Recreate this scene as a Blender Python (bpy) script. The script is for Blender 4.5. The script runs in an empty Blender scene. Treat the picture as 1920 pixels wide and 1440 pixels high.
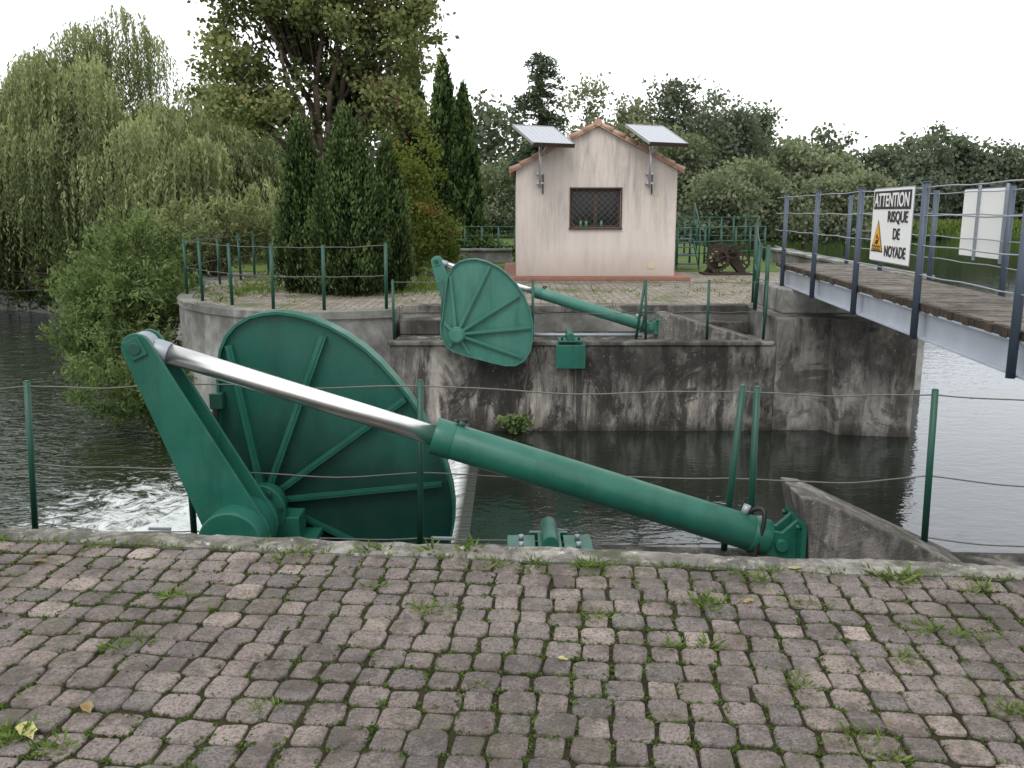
import bpy, bmesh, math, random
import numpy as np
from mathutils import Vector, Matrix, noise as mnoise
random.seed(4)
R = np.random.default_rng(7)
scene = bpy.context.scene
scene.view_settings.view_transform='Standard'; scene.view_settings.look='None'; scene.view_settings.exposure=0
COL = scene.collection

# ------------------------------------------------------------ helpers
def link(ob, parent=None):
    COL.objects.link(ob)
    if parent: ob.parent = parent
    return ob
def empty(name, loc=(0,0,0)):
    e = bpy.data.objects.new(name, None); e.empty_display_size=.2
    COL.objects.link(e); return e
def mesh_obj(name, verts, faces, mat=None, parent=None, smooth=False, bevel=0, recalc=True, seg=2):
    me = bpy.data.meshes.new(name); me.from_pydata([tuple(v) for v in verts], [], faces)
    if recalc:
        bm = bmesh.new(); bm.from_mesh(me); bmesh.ops.recalc_face_normals(bm, faces=bm.faces); bm.to_mesh(me); bm.free()
    if mat: me.materials.append(mat)
    if smooth:
        me.polygons.foreach_set("use_smooth", [True]*len(me.polygons))
    ob = bpy.data.objects.new(name, me); link(ob, parent)
    if bevel:
        b = ob.modifiers.new("bevel","BEVEL"); b.width=bevel; b.segments=seg; b.limit_method='ANGLE'; b.angle_limit=math.radians(40)
    return ob
def box(name,x0,x1,y0,y1,z0,z1,mat,parent=None,bevel=0):
    v=[(x0,y0,z0),(x1,y0,z0),(x1,y1,z0),(x0,y1,z0),(x0,y0,z1),(x1,y0,z1),(x1,y1,z1),(x0,y1,z1)]
    f=[(0,3,2,1),(4,5,6,7),(0,1,5,4),(1,2,6,5),(2,3,7,6),(3,0,4,7)]
    return mesh_obj(name,v,f,mat,parent,bevel=bevel)
def obox(name, c, ax, ay, az, mat, parent=None, bevel=0):
    c=Vector(c); ax=Vector(ax); ay=Vector(ay); az=Vector(az)
    v=[]
    for sz in(-1,1):
        for sx,sy in((-1,-1),(1,-1),(1,1),(-1,1)):
            v.append(c+ax*sx+ay*sy+az*sz)
    f=[(0,3,2,1),(4,5,6,7),(0,1,5,4),(1,2,6,5),(2,3,7,6),(3,0,4,7)]
    return mesh_obj(name,v,f,mat,parent,bevel=bevel)
def frame(d):
    d=Vector(d).normalized(); a=Vector((0,0,1)) if abs(d.z)<.9 else Vector((1,0,0))
    u=d.cross(a).normalized(); w=d.cross(u).normalized(); return u,w
def tube_data(p0,p1,r0,r1,seg,off=0):
    p0=Vector(p0);p1=Vector(p1);u,w=frame(p1-p0);v=[];f=[]
    for p,r in((p0,r0),(p1,r1)):
        for i in range(seg):
            a=2*math.pi*i/seg; v.append(p+u*(r*math.cos(a))+w*(r*math.sin(a)))
    for i in range(seg):
        j=(i+1)%seg; f.append((off+i,off+j,off+seg+j,off+seg+i))
    f.append(tuple(off+i for i in range(seg))); f.append(tuple(off+seg+i for i in range(seg)))
    return v,f
def tube(name,p0,p1,r,mat,parent=None,seg=20,r2=None,bevel=0):
    v,f=tube_data(p0,p1,r,r if r2 is None else r2,seg)
    ob=mesh_obj(name,v,f,mat,parent,bevel=bevel)
    for p in ob.data.polygons:
        if len(p.vertices)==4: p.use_smooth=True
    return ob
def tubes(name, segs, mat, parent=None, seg=10):
    V=[];F=[]
    for s in segs:
        p0,p1,r0=s[:3]; r1=s[3] if len(s)>3 else r0
        v,f=tube_data(p0,p1,r0,r1,seg,len(V)); V+=v;F+=f
    ob=mesh_obj(name,V,F,mat,parent)
    for p in ob.data.polygons:
        if len(p.vertices)==4: p.use_smooth=True
    return ob
def prism_xz(name,pts,y0,y1,mat,parent=None,bevel=0):
    n=len(pts); v=[(x,y0,z) for x,z in pts]+[(x,y1,z) for x,z in pts]
    f=[tuple(range(n)),tuple(range(2*n-1,n-1,-1))]+[(i,(i+1)%n,n+(i+1)%n,n+i) for i in range(n)]
    return mesh_obj(name,v,f,mat,parent,bevel=bevel)
def prism_xy(name,pts,z0,z1,mat,parent=None,bevel=0):
    n=len(pts); v=[(x,y,z0) for x,y in pts]+[(x,y,z1) for x,y in pts]
    f=[tuple(range(n)),tuple(range(2*n-1,n-1,-1))]+[(i,(i+1)%n,n+(i+1)%n,n+i) for i in range(n)]
    return mesh_obj(name,v,f,mat,parent,bevel=bevel)
def sheet(name,pts,z,mat,parent=None):
    return mesh_obj(name,[(x,y,z) for x,y in pts],[tuple(range(len(pts)))],mat,parent,recalc=False)
def wire(name, pts, r, mat, parent=None):
    cu=bpy.data.curves.new(name,'CURVE'); cu.dimensions='3D'; cu.bevel_depth=r; cu.bevel_resolution=2
    s=cu.splines.new('POLY'); s.points.add(len(pts)-1)
    for i,p in enumerate(pts): s.points[i].co=(p[0],p[1],p[2],1)
    cu.materials.append(mat); ob=bpy.data.objects.new(name,cu); return link(ob,parent)
def sag(a,b,s,n=14,wob=0.0):
    a=Vector(a);b=Vector(b);out=[]
    ph=random.random()*6
    for i in range(n+1):
        t=i/n; p=a.lerp(b,t); p.z-=4*s*t*(1-t); p.z+=wob*math.sin(ph+t*9)*math.sin(math.pi*t); out.append(p)
    return out
def rr(a): return random.uniform(-a,a)

# ------------------------------------------------------------ materials
def nt(name):
    m=bpy.data.materials.new(name); m.use_nodes=True; t=m.node_tree; t.nodes.clear()
    o=t.nodes.new('ShaderNodeOutputMaterial'); return m,t,o
class N:
    def __init__(s,t): s.t=t; s.pos=t.nodes.new('ShaderNodeNewGeometry').outputs['Position']
    def n(s,k,**kw):
        x=s.t.nodes.new(k)
        for a,b in kw.items(): setattr(x,a,b)
        return x
    def l(s,a,b): s.t.links.new(a,b)
    def noise(s,scale,detail=4,rough=.55,stretch=(1,1,1),off=(0,0,0),out='Fac',dist=0):
        mp=s.n('ShaderNodeMapping'); mp.inputs['Scale'].default_value=stretch; mp.inputs['Location'].default_value=off; s.l(s.pos,mp.inputs['Vector'])
        x=s.n('ShaderNodeTexNoise'); x.inputs['Scale'].default_value=scale; x.inputs['Detail'].default_value=detail; x.inputs['Roughness'].default_value=rough
        x.inputs['Distortion'].default_value=dist
        s.l(mp.outputs[0],x.inputs['Vector']); return x.outputs[out]
    def ramp(s,fac,stops,interp='LINEAR'):
        r=s.n('ShaderNodeValToRGB'); r.color_ramp.interpolation=interp; e=r.color_ramp.elements
        while len(e)<len(stops): e.new(.5)
        for i,(p,c) in enumerate(stops):
            e[i].position=p; e[i].color=(c,c,c,1) if isinstance(c,(int,float)) else (*c,1)
        s.l(fac,r.inputs[0]); return r.outputs[0]
    def mix(s,f,a,b,mode='MIX'):
        x=s.n('ShaderNodeMix',data_type='RGBA',blend_type=mode)
        for sock,val in((x.inputs[0],f),(x.inputs[6],a),(x.inputs[7],b)):
            if hasattr(val,'is_linked'): s.l(val,sock)
            elif isinstance(val,(int,float)):
                sock.default_value = val if sock==x.inputs[0] else (val,val,val,1)
            else: sock.default_value=(*val,1)
        return x.outputs[2]
    def math(s,op,a,b=0.0,clamp=False):
        x=s.n('ShaderNodeMath',operation=op,use_clamp=clamp)
        for i,v in enumerate((a,b)):
            if isinstance(v,(int,float)): x.inputs[i].default_value=v
            else: s.l(v,x.inputs[i])
        return x.outputs[0]
    def sep(s):
        x=s.n('ShaderNodeSeparateXYZ'); s.l(s.pos,x.inputs[0]); return x.outputs
    def bump(s,h,strength=.3,dist=.02,normal=None):
        b=s.n('ShaderNodeBump'); b.inputs['Strength'].default_value=strength; b.inputs['Distance'].default_value=dist
        s.l(h,b.inputs['Height'])
        if normal: s.l(normal,b.inputs['Normal'])
        return b.outputs[0]
    def bsdf(s,o,color,rough=.8,metal=0,spec=.3,normal=None):
        p=s.n('ShaderNodeBsdfPrincipled')
        for k,v in(('Base Color',color),('Roughness',rough),('Metallic',metal),('Specular IOR Level',spec)):
            if isinstance(v,(int,float)): p.inputs[k].default_value=v
            elif isinstance(v,tuple): p.inputs[k].default_value=(*v,1)
            else: s.l(v,p.inputs[k])
        if normal: s.l(normal,p.inputs['Normal'])
        s.l(p.outputs[0],o.inputs[0]); return p

def mat_simple(name,col,rough=.6,metal=0,spec=.4,var=.15,scale=6,bump=.0):
    m,t,o=nt(name); n=N(t)
    f=n.noise(scale,5)
    c=n.mix(f,tuple(x*(1-var) for x in col),tuple(min(1,x*(1+var)) for x in col))
    nm=n.bump(n.noise(scale*8,3),.3,bump) if bump else None
    n.bsdf(o,c,rough,metal,spec,nm); return m
def mat_paint(name,col,fade=(.10,.22,.17),shade_wet=None):
    m,t,o=nt(name); n=N(t)
    f=n.ramp(n.noise(2.2,6,.65),[(.35,0.0),(.75,1.0)])
    c=n.mix(n.math('MULTIPLY',f,.45),col,fade)
    str_=n.ramp(n.noise(5,5,.7,stretch=(1,1,.18)),[(.48,0.0),(.72,1.0)])
    c=n.mix(n.math('MULTIPLY',str_,.5),c,tuple(x*.4 for x in col))
    dirt=n.ramp(n.noise(38,4,.7),[(.60,0.0),(.70,1.0)])
    c=n.mix(n.math('MULTIPLY',dirt,.4),c,(.10,.09,.06))
    if shade_wet is not None:  # painted shade plus wet darkening towards the bottom
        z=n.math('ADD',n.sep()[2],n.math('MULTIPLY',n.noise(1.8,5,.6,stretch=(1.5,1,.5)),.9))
        c=n.mix(n.math('MULTIPLY',n.ramp(n.math('SUBTRACT',z,shade_wet),[(.1,1.0),(.45,0.0)]),.75),c,(.004,.026,.020))
    r=n.ramp(n.noise(7,4),[(.3,.32),(.7,.55)])
    n.bsdf(o,c,r,0,.4,n.bump(n.noise(60,3),.12,.004)); return m
def mat_concrete(name,light=(.42,.40,.37),mid=(.25,.24,.22),dark=(.05,.05,.045),amount=.5,wl=None,moss=0.0,lichen=.3,scale=1.0,top=None,lime=.45):
    m,t,o=nt(name); n=N(t)
    c=n.mix(n.ramp(n.noise(1.1*scale,8,.7,dist=.4),[(.42,0.0),(.58,1.0)]),mid,light)
    c=n.mix(n.math('MULTIPLY',n.noise(22,4,.7),.35),c,tuple(x*.55 for x in mid))
    li=n.math('MULTIPLY',n.ramp(n.noise(3.2*scale,6,.72,stretch=(1.3,1.3,.16),off=(1,7,2),dist=.5),[(.55,0.0),(.64,1.0)]),lime)
    c=n.mix(li,c,(min(.6,light[0]*1.3),min(.6,light[1]*1.26),min(.6,light[2]*1.16)))
    a=n.noise(2.1*scale,8,.74,stretch=(1.2,1.2,.28),dist=.6); b=n.noise(.7*scale,6,.65,off=(3,1,2),dist=.8)
    s=n.math('MULTIPLY',n.ramp(a,[(.42,0.0),(.55,1.0)]),n.ramp(b,[(.52-.3*amount,0.0),(.66-.3*amount,1.0)]))
    c=n.mix(n.math('MULTIPLY',s,min(.92,.5+amount*.45)),c,dark)
    pt=n.ramp(n.noise(1.15*scale,9,.75,stretch=(1,1,.8),off=(8,3,6),dist=1.0),[(.53,0.0),(.57,1.0)])
    c=n.mix(n.math('MULTIPLY',pt,min(1,.98*amount)),c,dark)
    z=n.sep()[2]
    if top is not None:
        k=n.ramp(n.math('ADD',n.math('SUBTRACT',top,z),n.math('MULTIPLY',n.noise(3.2,7,.75,stretch=(1.5,1.5,.3),off=(2,2,2)),-1.2)),[(.0,1.0),(.35,0.0)])
        k=n.math('MULTIPLY',k,n.ramp(n.noise(.9,5,.6,off=(4,4,4)),[(.38,.15),(.58,1.0)]))
        c=n.mix(n.math('MULTIPLY',k,.85),c,dark)
    if wl is not None:
        w=n.math('ADD',z,n.math('MULTIPLY',n.noise(2.0,7,.75,stretch=(1,1,.6)),1.0))
        k=n.ramp(n.math('SUBTRACT',w,wl),[(.50,1.0),(.85,0.0)])
        c=n.mix(n.math('MULTIPLY',k,.93),c,(.022,.020,.014))
    if lichen:
        k=n.ramp(n.noise(14,6,.75,off=(5,5,5)),[(.60,0.0),(.66,1.0)])
        c=n.mix(n.math('MULTIPLY',k,lichen),c,(.52,.51,.46))
    if moss:
        k=n.ramp(n.noise(5,6,.7,off=(9,2,5)),[(.52,0.0),(.62,1.0)])
        c=n.mix(n.math('MULTIPLY',k,moss),c,(.06,.07,.025))
    h=n.mix(.5,n.noise(9,6,.7),n.noise(70,4,.7))
    n.bsdf(o,c,.9,0,.2,n.bump(h,.7,.035)); return m
def mat_leaf(name,stops,trans=.35):
    m,t,o=nt(name); n=N(t)
    at=n.n('ShaderNodeAttribute'); at.attribute_name='tint'
    c=n.ramp(at.outputs['Fac'],stops)
    d=n.n('ShaderNodeBsdfDiffuse'); tr=n.n('ShaderNodeBsdfTranslucent'); n.l(c,d.inputs[0])
    c2=n.mix(1.0,c,(1.1,1.22,.68),'MULTIPLY'); n.l(c2,tr.inputs[0])
    mx=n.n('ShaderNodeMixShader'); mx.inputs[0].default_value=trans; n.l(d.outputs[0],mx.inputs[1]); n.l(tr.outputs[0],mx.inputs[2])
    n.l(mx.outputs[0],o.inputs[0]); return m
def mat_water(name,base,rip,ripscale,stretch=(1,1,1),foam=None,ior=1.6):
    m,t,o=nt(name); n=N(t)
    h=n.math('ADD',n.noise(ripscale,3,.55,stretch=stretch,dist=.6),n.math('MULTIPLY',n.noise(ripscale*3.3,2,.5,stretch=stretch),.35))
    nm=n.bump(h,1.0,rip)
    gl=n.n('ShaderNodeBsdfGlossy'); gl.inputs['Roughness'].default_value=.03; gl.inputs['Color'].default_value=(.92,.95,1,1); n.l(nm,gl.inputs['Normal'])
    di=n.n('ShaderNodeBsdfDiffuse'); n.l(n.mix(n.noise(.6,4),tuple(x*.6 for x in base),tuple(x*1.5 for x in base)),di.inputs[0])
    fr=n.n('ShaderNodeFresnel'); fr.inputs[0].default_value=ior; n.l(nm,fr.inputs['Normal'])
    mx=n.n('ShaderNodeMixShader'); n.l(fr.outputs[0],mx.inputs[0]); n.l(di.outputs[0],mx.inputs[1]); n.l(gl.outputs[0],mx.inputs[2])
    out=mx.outputs[0]
    if foam:
        cx,cy,rx,ry=foam; X=n.sep()
        dx=n.math('DIVIDE',n.math('SUBTRACT',X[0],cx),rx); dy=n.math('DIVIDE',n.math('SUBTRACT',X[1],cy),ry)
        d=n.math('SQRT',n.math('ADD',n.math('MULTIPLY',dx,dx),n.math('MULTIPLY',dy,dy)))
        a=n.ramp(d,[(.1,1.0),(1.0,0.0)])
        w=n.noise(3.4,12,.80,stretch=(.75,1.3,1),dist=1.2)
        k=n.ramp(n.math('ADD',w,n.math('MULTIPLY',a,.24)),[(.60,0.0),(.70,1.0)])
        fo=n.n('ShaderNodeBsdfDiffuse'); fo.inputs[0].default_value=(.70,.74,.73,1); n.l(n.bump(n.noise(20,7,.8),.8,.06),fo.inputs['Normal'])
        m2=n.n('ShaderNodeMixShader'); n.l(k,m2.inputs[0]); n.l(out,m2.inputs[1]); n.l(fo.outputs[0],m2.inputs[2]); out=m2.outputs[0]
    n.l(out,o.inputs[0]); return m

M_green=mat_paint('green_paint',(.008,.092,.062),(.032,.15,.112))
M_green_disc=mat_paint('green_paint_shade_wet',(.008,.078,.056),(.018,.105,.080),shade_wet=.22)  # disc's lower half carries painted shade along with wet darkening
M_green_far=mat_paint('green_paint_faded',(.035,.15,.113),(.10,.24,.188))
M_post=mat_simple('post_green',(.010,.060,.040),.45,0,.4,.25)
M_chrome=mat_simple('chrome',(.80,.79,.77),.28,1,.5,.10,14)
M_steel=mat_simple('galvanised',(.28,.31,.34),.5,.4,.4,.2,9)
M_beam=mat_simple('bridge_beam_paint',(.40,.43,.48),.55,.1,.4,.22,3)
M_railp=mat_simple('bridge_post_paint',(.065,.085,.115),.5,.2,.4,.25,7)
M_cable=mat_simple('cable',(.14,.13,.12),.6,.5,.4,.3,30)
M_black=mat_simple('rubber',(.012,.012,.013),.5)
M_rust=mat_simple('rust',(.045,.032,.027),.9,0,.2,.5,12,.01)
M_bark=mat_simple('bark',(.09,.07,.055),.95,0,.1,.4,8,.03)
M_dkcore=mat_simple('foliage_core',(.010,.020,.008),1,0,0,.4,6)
M_conc=mat_concrete('old_concrete',(.42,.395,.355),(.25,.235,.215),(.036,.034,.029),amount=.66,wl=-1.75,lichen=.2,top=-.05,lime=.6)
M_conc_d=mat_concrete('dark_concrete',(.41,.385,.345),(.21,.197,.18),(.026,.025,.022),amount=.86,wl=-1.72,lichen=.3,top=-.25,lime=.85)
M_concL=mat_concrete('pale_concrete',(.47,.465,.445),(.34,.335,.315),(.09,.09,.08),amount=.34,wl=-2.6,lichen=.12,top=-.1)
M_coping=mat_concrete('coping_concrete',(.36,.34,.31),(.21,.195,.175),amount=.5,lichen=.8,moss=.6,scale=2)
M_wedge=mat_concrete('wedge_concrete',(.28,.26,.24),(.15,.14,.13),amount=.6,lichen=.6,moss=.3,scale=2)

# ------------------------------------------------------------ camera, light, world
cam_d=bpy.data.cameras.new('camera'); cam_d.sensor_width=36; cam_d.lens=30.94; cam_d.clip_end=2000; cam_d.clip_start=.05
cam=bpy.data.objects.new('camera',cam_d); link(cam); cam.location=(0,0,1.5); cam.rotation_euler=(math.radians(90-11.14),0,0); scene.camera=cam
w=bpy.data.worlds.new('World'); scene.world=w; w.use_nodes=True; t=w.node_tree; t.nodes.clear()
o=t.nodes.new('ShaderNodeOutputWorld'); bg=t.nodes.new('ShaderNodeBackground'); sky=t.nodes.new('ShaderNodeTexSky')
sky.sky_type='NISHITA'; sky.sun_disc=False; sky.sun_elevation=math.radians(52); sky.sun_rotation=math.radians(200)
tc=t.nodes.new('ShaderNodeTexCoord'); nz=t.nodes.new('ShaderNodeTexNoise'); nz.inputs['Scale'].default_value=1.6; nz.inputs['Detail'].default_value=5
mp=t.nodes.new('ShaderNodeMapping'); mp.inputs['Scale'].default_value=(1,1,3)
t.links.new(tc.outputs['Generated'],mp.inputs[0]); t.links.new(mp.outputs[0],nz.inputs['Vector'])
cr=t.nodes.new('ShaderNodeValToRGB'); cr.color_ramp.elements[0].position=.3; cr.color_ramp.elements[0].color=(9.7,9.9,10.1,1); cr.color_ramp.elements[1].position=.7; cr.color_ramp.elements[1].color=(11.3,11.35,11.4,1)
t.links.new(nz.outputs['Fac'],cr.inputs[0])
mx=t.nodes.new('ShaderNodeMix'); mx.data_type='RGBA'; mx.inputs[0].default_value=.93
t.links.new(sky.outputs[0],mx.inputs[6]); t.links.new(cr.outputs[0],mx.inputs[7]); t.links.new(mx.outputs[2],bg.inputs[0])
bg.inputs[1].default_value=.15; t.links.new(bg.outputs[0],o.inputs[0])
sd=bpy.data.lights.new('sun','SUN'); sd.energy=1.5; sd.angle=math.radians(25); sd.color=(1,.97,.93)
s=bpy.data.objects.new('sun',sd); link(s); s.rotation_euler=(math.radians(38),0,math.radians(-20))

# ------------------------------------------------------------ terrain and water
M_bed=mat_simple('river_bed',(.07,.065,.04),.95)
M_grass=mat_simple('grass_ground',(.075,.11,.03),.95,0,.1,.45,3,.03)
sheet('ground',[(-900,-900),(900,-900),(900,900),(-900,900)],-3.2,M_bed)
M_wup=mat_water('river_water',(.012,.016,.010),.0062,2.6,(1,1.8,1),ior=1.8)
M_wdn=mat_water('tail_water',(.014,.021,.008),.06,2.1,(.9,1.7,1),foam=(-3.4,9.8,4.2,4.4),ior=1.42)
sheet('river_water',[(-.55,-40),(300,-40),(300,130),(-.55,130)],-1.64,M_wup)
sheet('tailwater',[(-300,-40),(-.55,-40),(-.55,130),(-300,130)],-2.3,M_wdn)
# churned water below the gate: real relief
V=[];F=[];nx,ny=90,100
for j in range(ny+1):
    for i in range(nx+1):
        x=-6.4+5.5*i/nx; y=5.7+7.0*j/ny
        ed=min(1,min(i,nx-i)/14)*min(1,min(j,ny-j)/14)
        f=mnoise.fractal(Vector((x*1.9,y*2.6,1.3)),.9,2.1,6)
        ctr=math.exp(-((x+3.0)/2.2)**2-((y-9.0)/2.8)**2)
        V.append((x,y,-2.325+ed*(.035+.10*ctr+f*(.05+.12*ctr))))
for j in range(ny):
    for i in range(nx):
        a=j*(nx+1)+i; F.append((a,a+1,a+nx+2,a+nx+1))
mesh_obj('churning_water',V,F,M_wdn,smooth=True,recalc=False)
mesh_obj('far_bank_ground',[(-900,135,-.9),(900,135,-.9),(900,900,-.5),(-900,900,-.5),(-900,100,-.9),(-40,60,-.9),(9,75,-.6),(14,110,-.8),(300,104,-.8),(900,104,-.8),(-900,95,-2.6),(-40,57,-2.6),(9,72,-2),(14,107,-2),(300,101,-2),(900,101,-2)],
   [(0,4,5,6,7,8,9,1),(0,1,2,3),(4,10,11,5),(5,11,12,6),(6,12,13,7),(7,13,14,8),(8,14,15,9)],M_grass)

# ------------------------------------------------------------ island / far platform
nose=[(-1.8,13.38),(-2.3,13.18),(-2.85,13.06),(-3.35,13.04),(-3.9,13.2),(-4.4,13.52),(-4.9,13.95),(-5.4,14.55),(-5.8,15.3),(-6.05,16.2),(-6.25,17.5),(-6.5,19),(-9,24),(-13,30),(-19,34),(-45,39),(-60,60),(9,74),(7.9,27),(7.1,15.5),(6.2,13.4),(5.62,13.2),(3.78,13.2),(3.78,14.0),(-1.8,14.0)]
prism_xy('river_island_ground',nose,-3.1,-.004,M_concL)
M_pavfar,t,o=nt('far_paving'); n=N(t)
br=n.n('ShaderNodeTexVoronoi'); br.feature='DISTANCE_TO_EDGE'; br.inputs['Scale'].default_value=7.5; br.inputs['Randomness'].default_value=.35; n.l(n.pos,br.inputs['Vector'])
v2=n.n('ShaderNodeTexVoronoi'); v2.inputs['Scale'].default_value=7.5; v2.inputs['Randomness'].default_value=.35; n.l(n.pos,v2.inputs['Vector'])
bw_=n.n('ShaderNodeRGBToBW'); n.l(v2.outputs['Color'],bw_.inputs[0])
c=n.mix(n.noise(1.2,5),(.175,.15,.132),(.29,.255,.228)); c=n.mix(.35,c,bw_.outputs[0],'SOFT_LIGHT')
c=n.mix(n.ramp(br.outputs['Distance'],[(.03,1.0),(.09,0.0)]),c,(.075,.075,.035))
c=n.mix(n.ramp(n.noise(1.1,7,.72,off=(4,0,0)),[(.50,0.0),(.62,.85)]),c,(.08,.10,.03))
n.bsdf(o,c,.9,0,.2,n.bump(br.outputs['Distance'],.5,.02))
pv=[(-1.8,13.5),(-2.85,13.2),(-3.35,13.18),(-3.9,13.35),(-4.4,13.7),(-4.9,14.1),(-5.3,14.7),(-5.65,15.4),(-5.9,16.2),(-6.1,17.5),(-6.3,19),(-6.5,22),(7.4,22),(7.0,15.5),(6.1,13.5),(3.9,13.6),(3.9,14.25),(-1.8,14.25)]
sheet('paved_platform',pv,.004,M_pavfar)
sheet('grass_lawn',[(-6.4,22.02),(7.4,22.02),(7.8,27),(8.8,73),(-55,60),(-45,40),(-19,34.3),(-13,30.4),(-9,24.4),(-7.6,22.02)],.01,M_grass)
cap=empty('platform_wall_coping')
rim=nose[:11]
V=[];F=[]
for i,(x,y) in enumerate(rim):
    a=Vector(rim[max(0,i-1)]);b=Vector(rim[min(len(rim)-1,i+1)]);d=(b-a).normalized();nn=Vector((d.y,-d.x))
    if nn.dot(Vector((-3,17))-Vector((x,y)))<0: nn=-nn
    for k,zz in((-.03,-.09),(-.03,.02),(.22,.02),(.22,-.09)):
        V.append((x+nn.x*k,y+nn.y*k,zz+random.uniform(-.004,.004)))
for i in range(len(rim)-1):
    for k in range(4): F.append((4*i+k,4*i+(k+1)%4,4*i+4+(k+1)%4,4*i+4+k))
F+= [(0,1,2,3),(4*len(rim)-4,4*len(rim)-3,4*len(rim)-2,4*len(rim)-1)]
mesh_obj('curved_coping',V,F,M_concL,cap)
box('recess_coping',-1.76,3.76,13.97,14.25,-.09,.025,M_conc,cap,.012)
lw=empty('lock_wall')
box('ledge_wall',-1.75,3.775,12.43,13.99,-3.05,-.39,M_conc_d,lw,.02)
box('ledge_lip',-1.77,3.74,12.40,12.62,-.385,-.33,M_conc,lw,.012)
box('inner_step',-1.74,-1.1,13.5,13.96,-.385,-.15,M_conc,lw,.02)
box('inner_block',2.2,3.7,13.65,13.96,-.385,-.2,M_conc,lw,.02)
prism_xy('apron_foot',[(-1.8,12.4),(-1.8,13.3),(-5.2,14.3),(-5.0,13.2),(-3.8,12.5)],-3.0,-1.95,M_conc_d,lw,.05)
pr=empty('bridge_pier')
prism_xy('pier_body',[(3.78,12.46),(4.55,12.46),(4.6,12.2),(5.62,12.05),(5.66,13.19),(3.78,13.19)],-3.05,.0,M_conc,pr,.015)
prism_xz('pier_abutment',[(4.0,.002),(5.5,.002),(5.5,.25),(4.9,.36),(4.0,.36)],13.0,14.6,M_concL,pr,.02)
box('pier_step',5.1,5.6,12.3,12.9,.002,.02,M_concL,pr,.02)
for i in range(2):
    tube('drain_hole_%d'%(i+1),(4.93+i*.1,12.13-.014*i,-.12),(4.93+i*.1,12.3,-.12),.035,M_black,pr)
pw=empty('river_parapet_wall')
prism_xy('parapet',[(7.0,15.4),(7.3,15.4),(8.1,27),(7.8,27)],-3,.32,M_concL,pw,.02)
prism_xy('parapet_cap',[(6.95,15.35),(7.35,15.35),(8.15,27.05),(7.75,27.05)],.322,.40,M_concL,pw,.02)

# ------------------------------------------------------------ near bank
SL=-.1
def cop(x,off=0): return 3.78+SL*x+off
prism_xy('near_bank_ground',[(-14,-14),(14,-14),(14,cop(14,-.02)),(-14,cop(-14,-.02))],-3.1,-.03,M_conc)
lg=empty('near_ledge_wall')
prism_xy('ledge',[(-14,cop(-14,-.015)),(3.1,cop(3.1,-.015)),(3.1,4.95),(1.5,5.03),(0,5.10),(-6,5.36),(-14,5.6)],-3.05,-.5,M_conc_d,lg,.01)
V=[];F=[];nseg=420
wj=[0,0,0]
for i in range(nseg+1):
    x=-9+18*i/nseg; y=cop(x); wj=[.82*q+rr(.006) for q in wj]; j=rr(.006)+wj[0]; j2=rr(.003)+wj[1]; jz=wj[2]*.5
    prof=[(-.155+j2,-.06),(-.155+j2,.004),(-.140+j2,.012+rr(.002)+jz),(-.08,.013+rr(.003)+jz),(-.02+j,.012+rr(.003)+jz),(-.004+j,.000+rr(.004)),(.004+j,-.03),(.0,-.6)]
    for (dy,z) in prof: V.append((x,y+dy,z))
m_=8
for i in range(nseg):
    for k in range(m_-1): F.append((m_*i+k,m_*(i+1)+k,m_*(i+1)+k+1,m_*i+k+1))
mesh_obj('stone_coping',V,F,M_coping)

M_joint,t,o=nt('mossy_joint'); n=N(t)
c=n.mix(n.ramp(n.noise(1.6,6,.7),[(.42,0.0),(.6,1.0)]),(.052,.042,.032),(.066,.075,.026))
c=n.mix(n.noise(60,3),c,(.024,.020,.014)); n.bsdf(o,c,1,0,.1,n.bump(n.noise(90,4,.7),1.0,.02))
mesh_obj('paving_bed',[(-12,cop(-12,-.14),-.008),(-12,-12,-.008),(12,-12,-.008),(12,cop(12,-.14),-.008)],[(0,1,2,3)],M_joint)
M_pav,t,o=nt('paver'); n=N(t)
at=n.n('ShaderNodeAttribute'); at.attribute_name='tint'
c=n.ramp(at.outputs['Fac'],[(0,(.118,.102,.098)),(.4,(.165,.136,.127)),(.75,(.205,.162,.146)),(1,(.30,.245,.215))])
big=n.ramp(n.noise(.7,5,.65,off=(1.2,3,0)),[(.35,.62),(.65,1.28)])
c=n.mix(1.0,c,big,'MULTIPLY')
sp=n.ramp(n.noise(150,3,.7),[(.40,0.0),(.62,1.0)]); c=n.mix(n.math('MULTIPLY',sp,.5),c,n.mix(.5,c,(.46,.42,.39)))
sp2=n.ramp(n.noise(95,3,.7,off=(7,7,7)),[(.50,0.0),(.62,1.0)]); c=n.mix(n.math('MULTIPLY',sp2,.65),c,(.045,.038,.034))
st=n.ramp(n.noise(4.5,9,.80,off=(2,8,1)),[(.45,0.0),(.58,1.0)]); c=n.mix(n.math('MULTIPLY',st,.66),c,(.058,.049,.042))
st2=n.ramp(n.noise(16,5,.7,off=(3,3,9)),[(.56,0.0),(.64,1.0)]); c=n.mix(n.math('MULTIPLY',st2,.55),c,(.048,.041,.035))
ms=n.ramp(n.noise(3.2,9,.80,off=(6,1,1)),[(.53,0.0),(.63,1.0)]); c=n.mix(n.math('MULTIPLY',ms,.5),c,(.085,.086,.044))
n.bsdf(o,c,.88,0,.25,n.bump(n.mix(.5,n.noise(120,4,.7),n.noise(28,5,.7)),1.0,.010))
p=.117; L=math.hypot(1,SL); e1=Vector((1/L,SL/L)); e2=Vector((-SL/L,1/L)); O=Vector((0,cop(0,-.165)))
V=[];F=[];T=[]; rowoffs=[]; ro_=0
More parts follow.
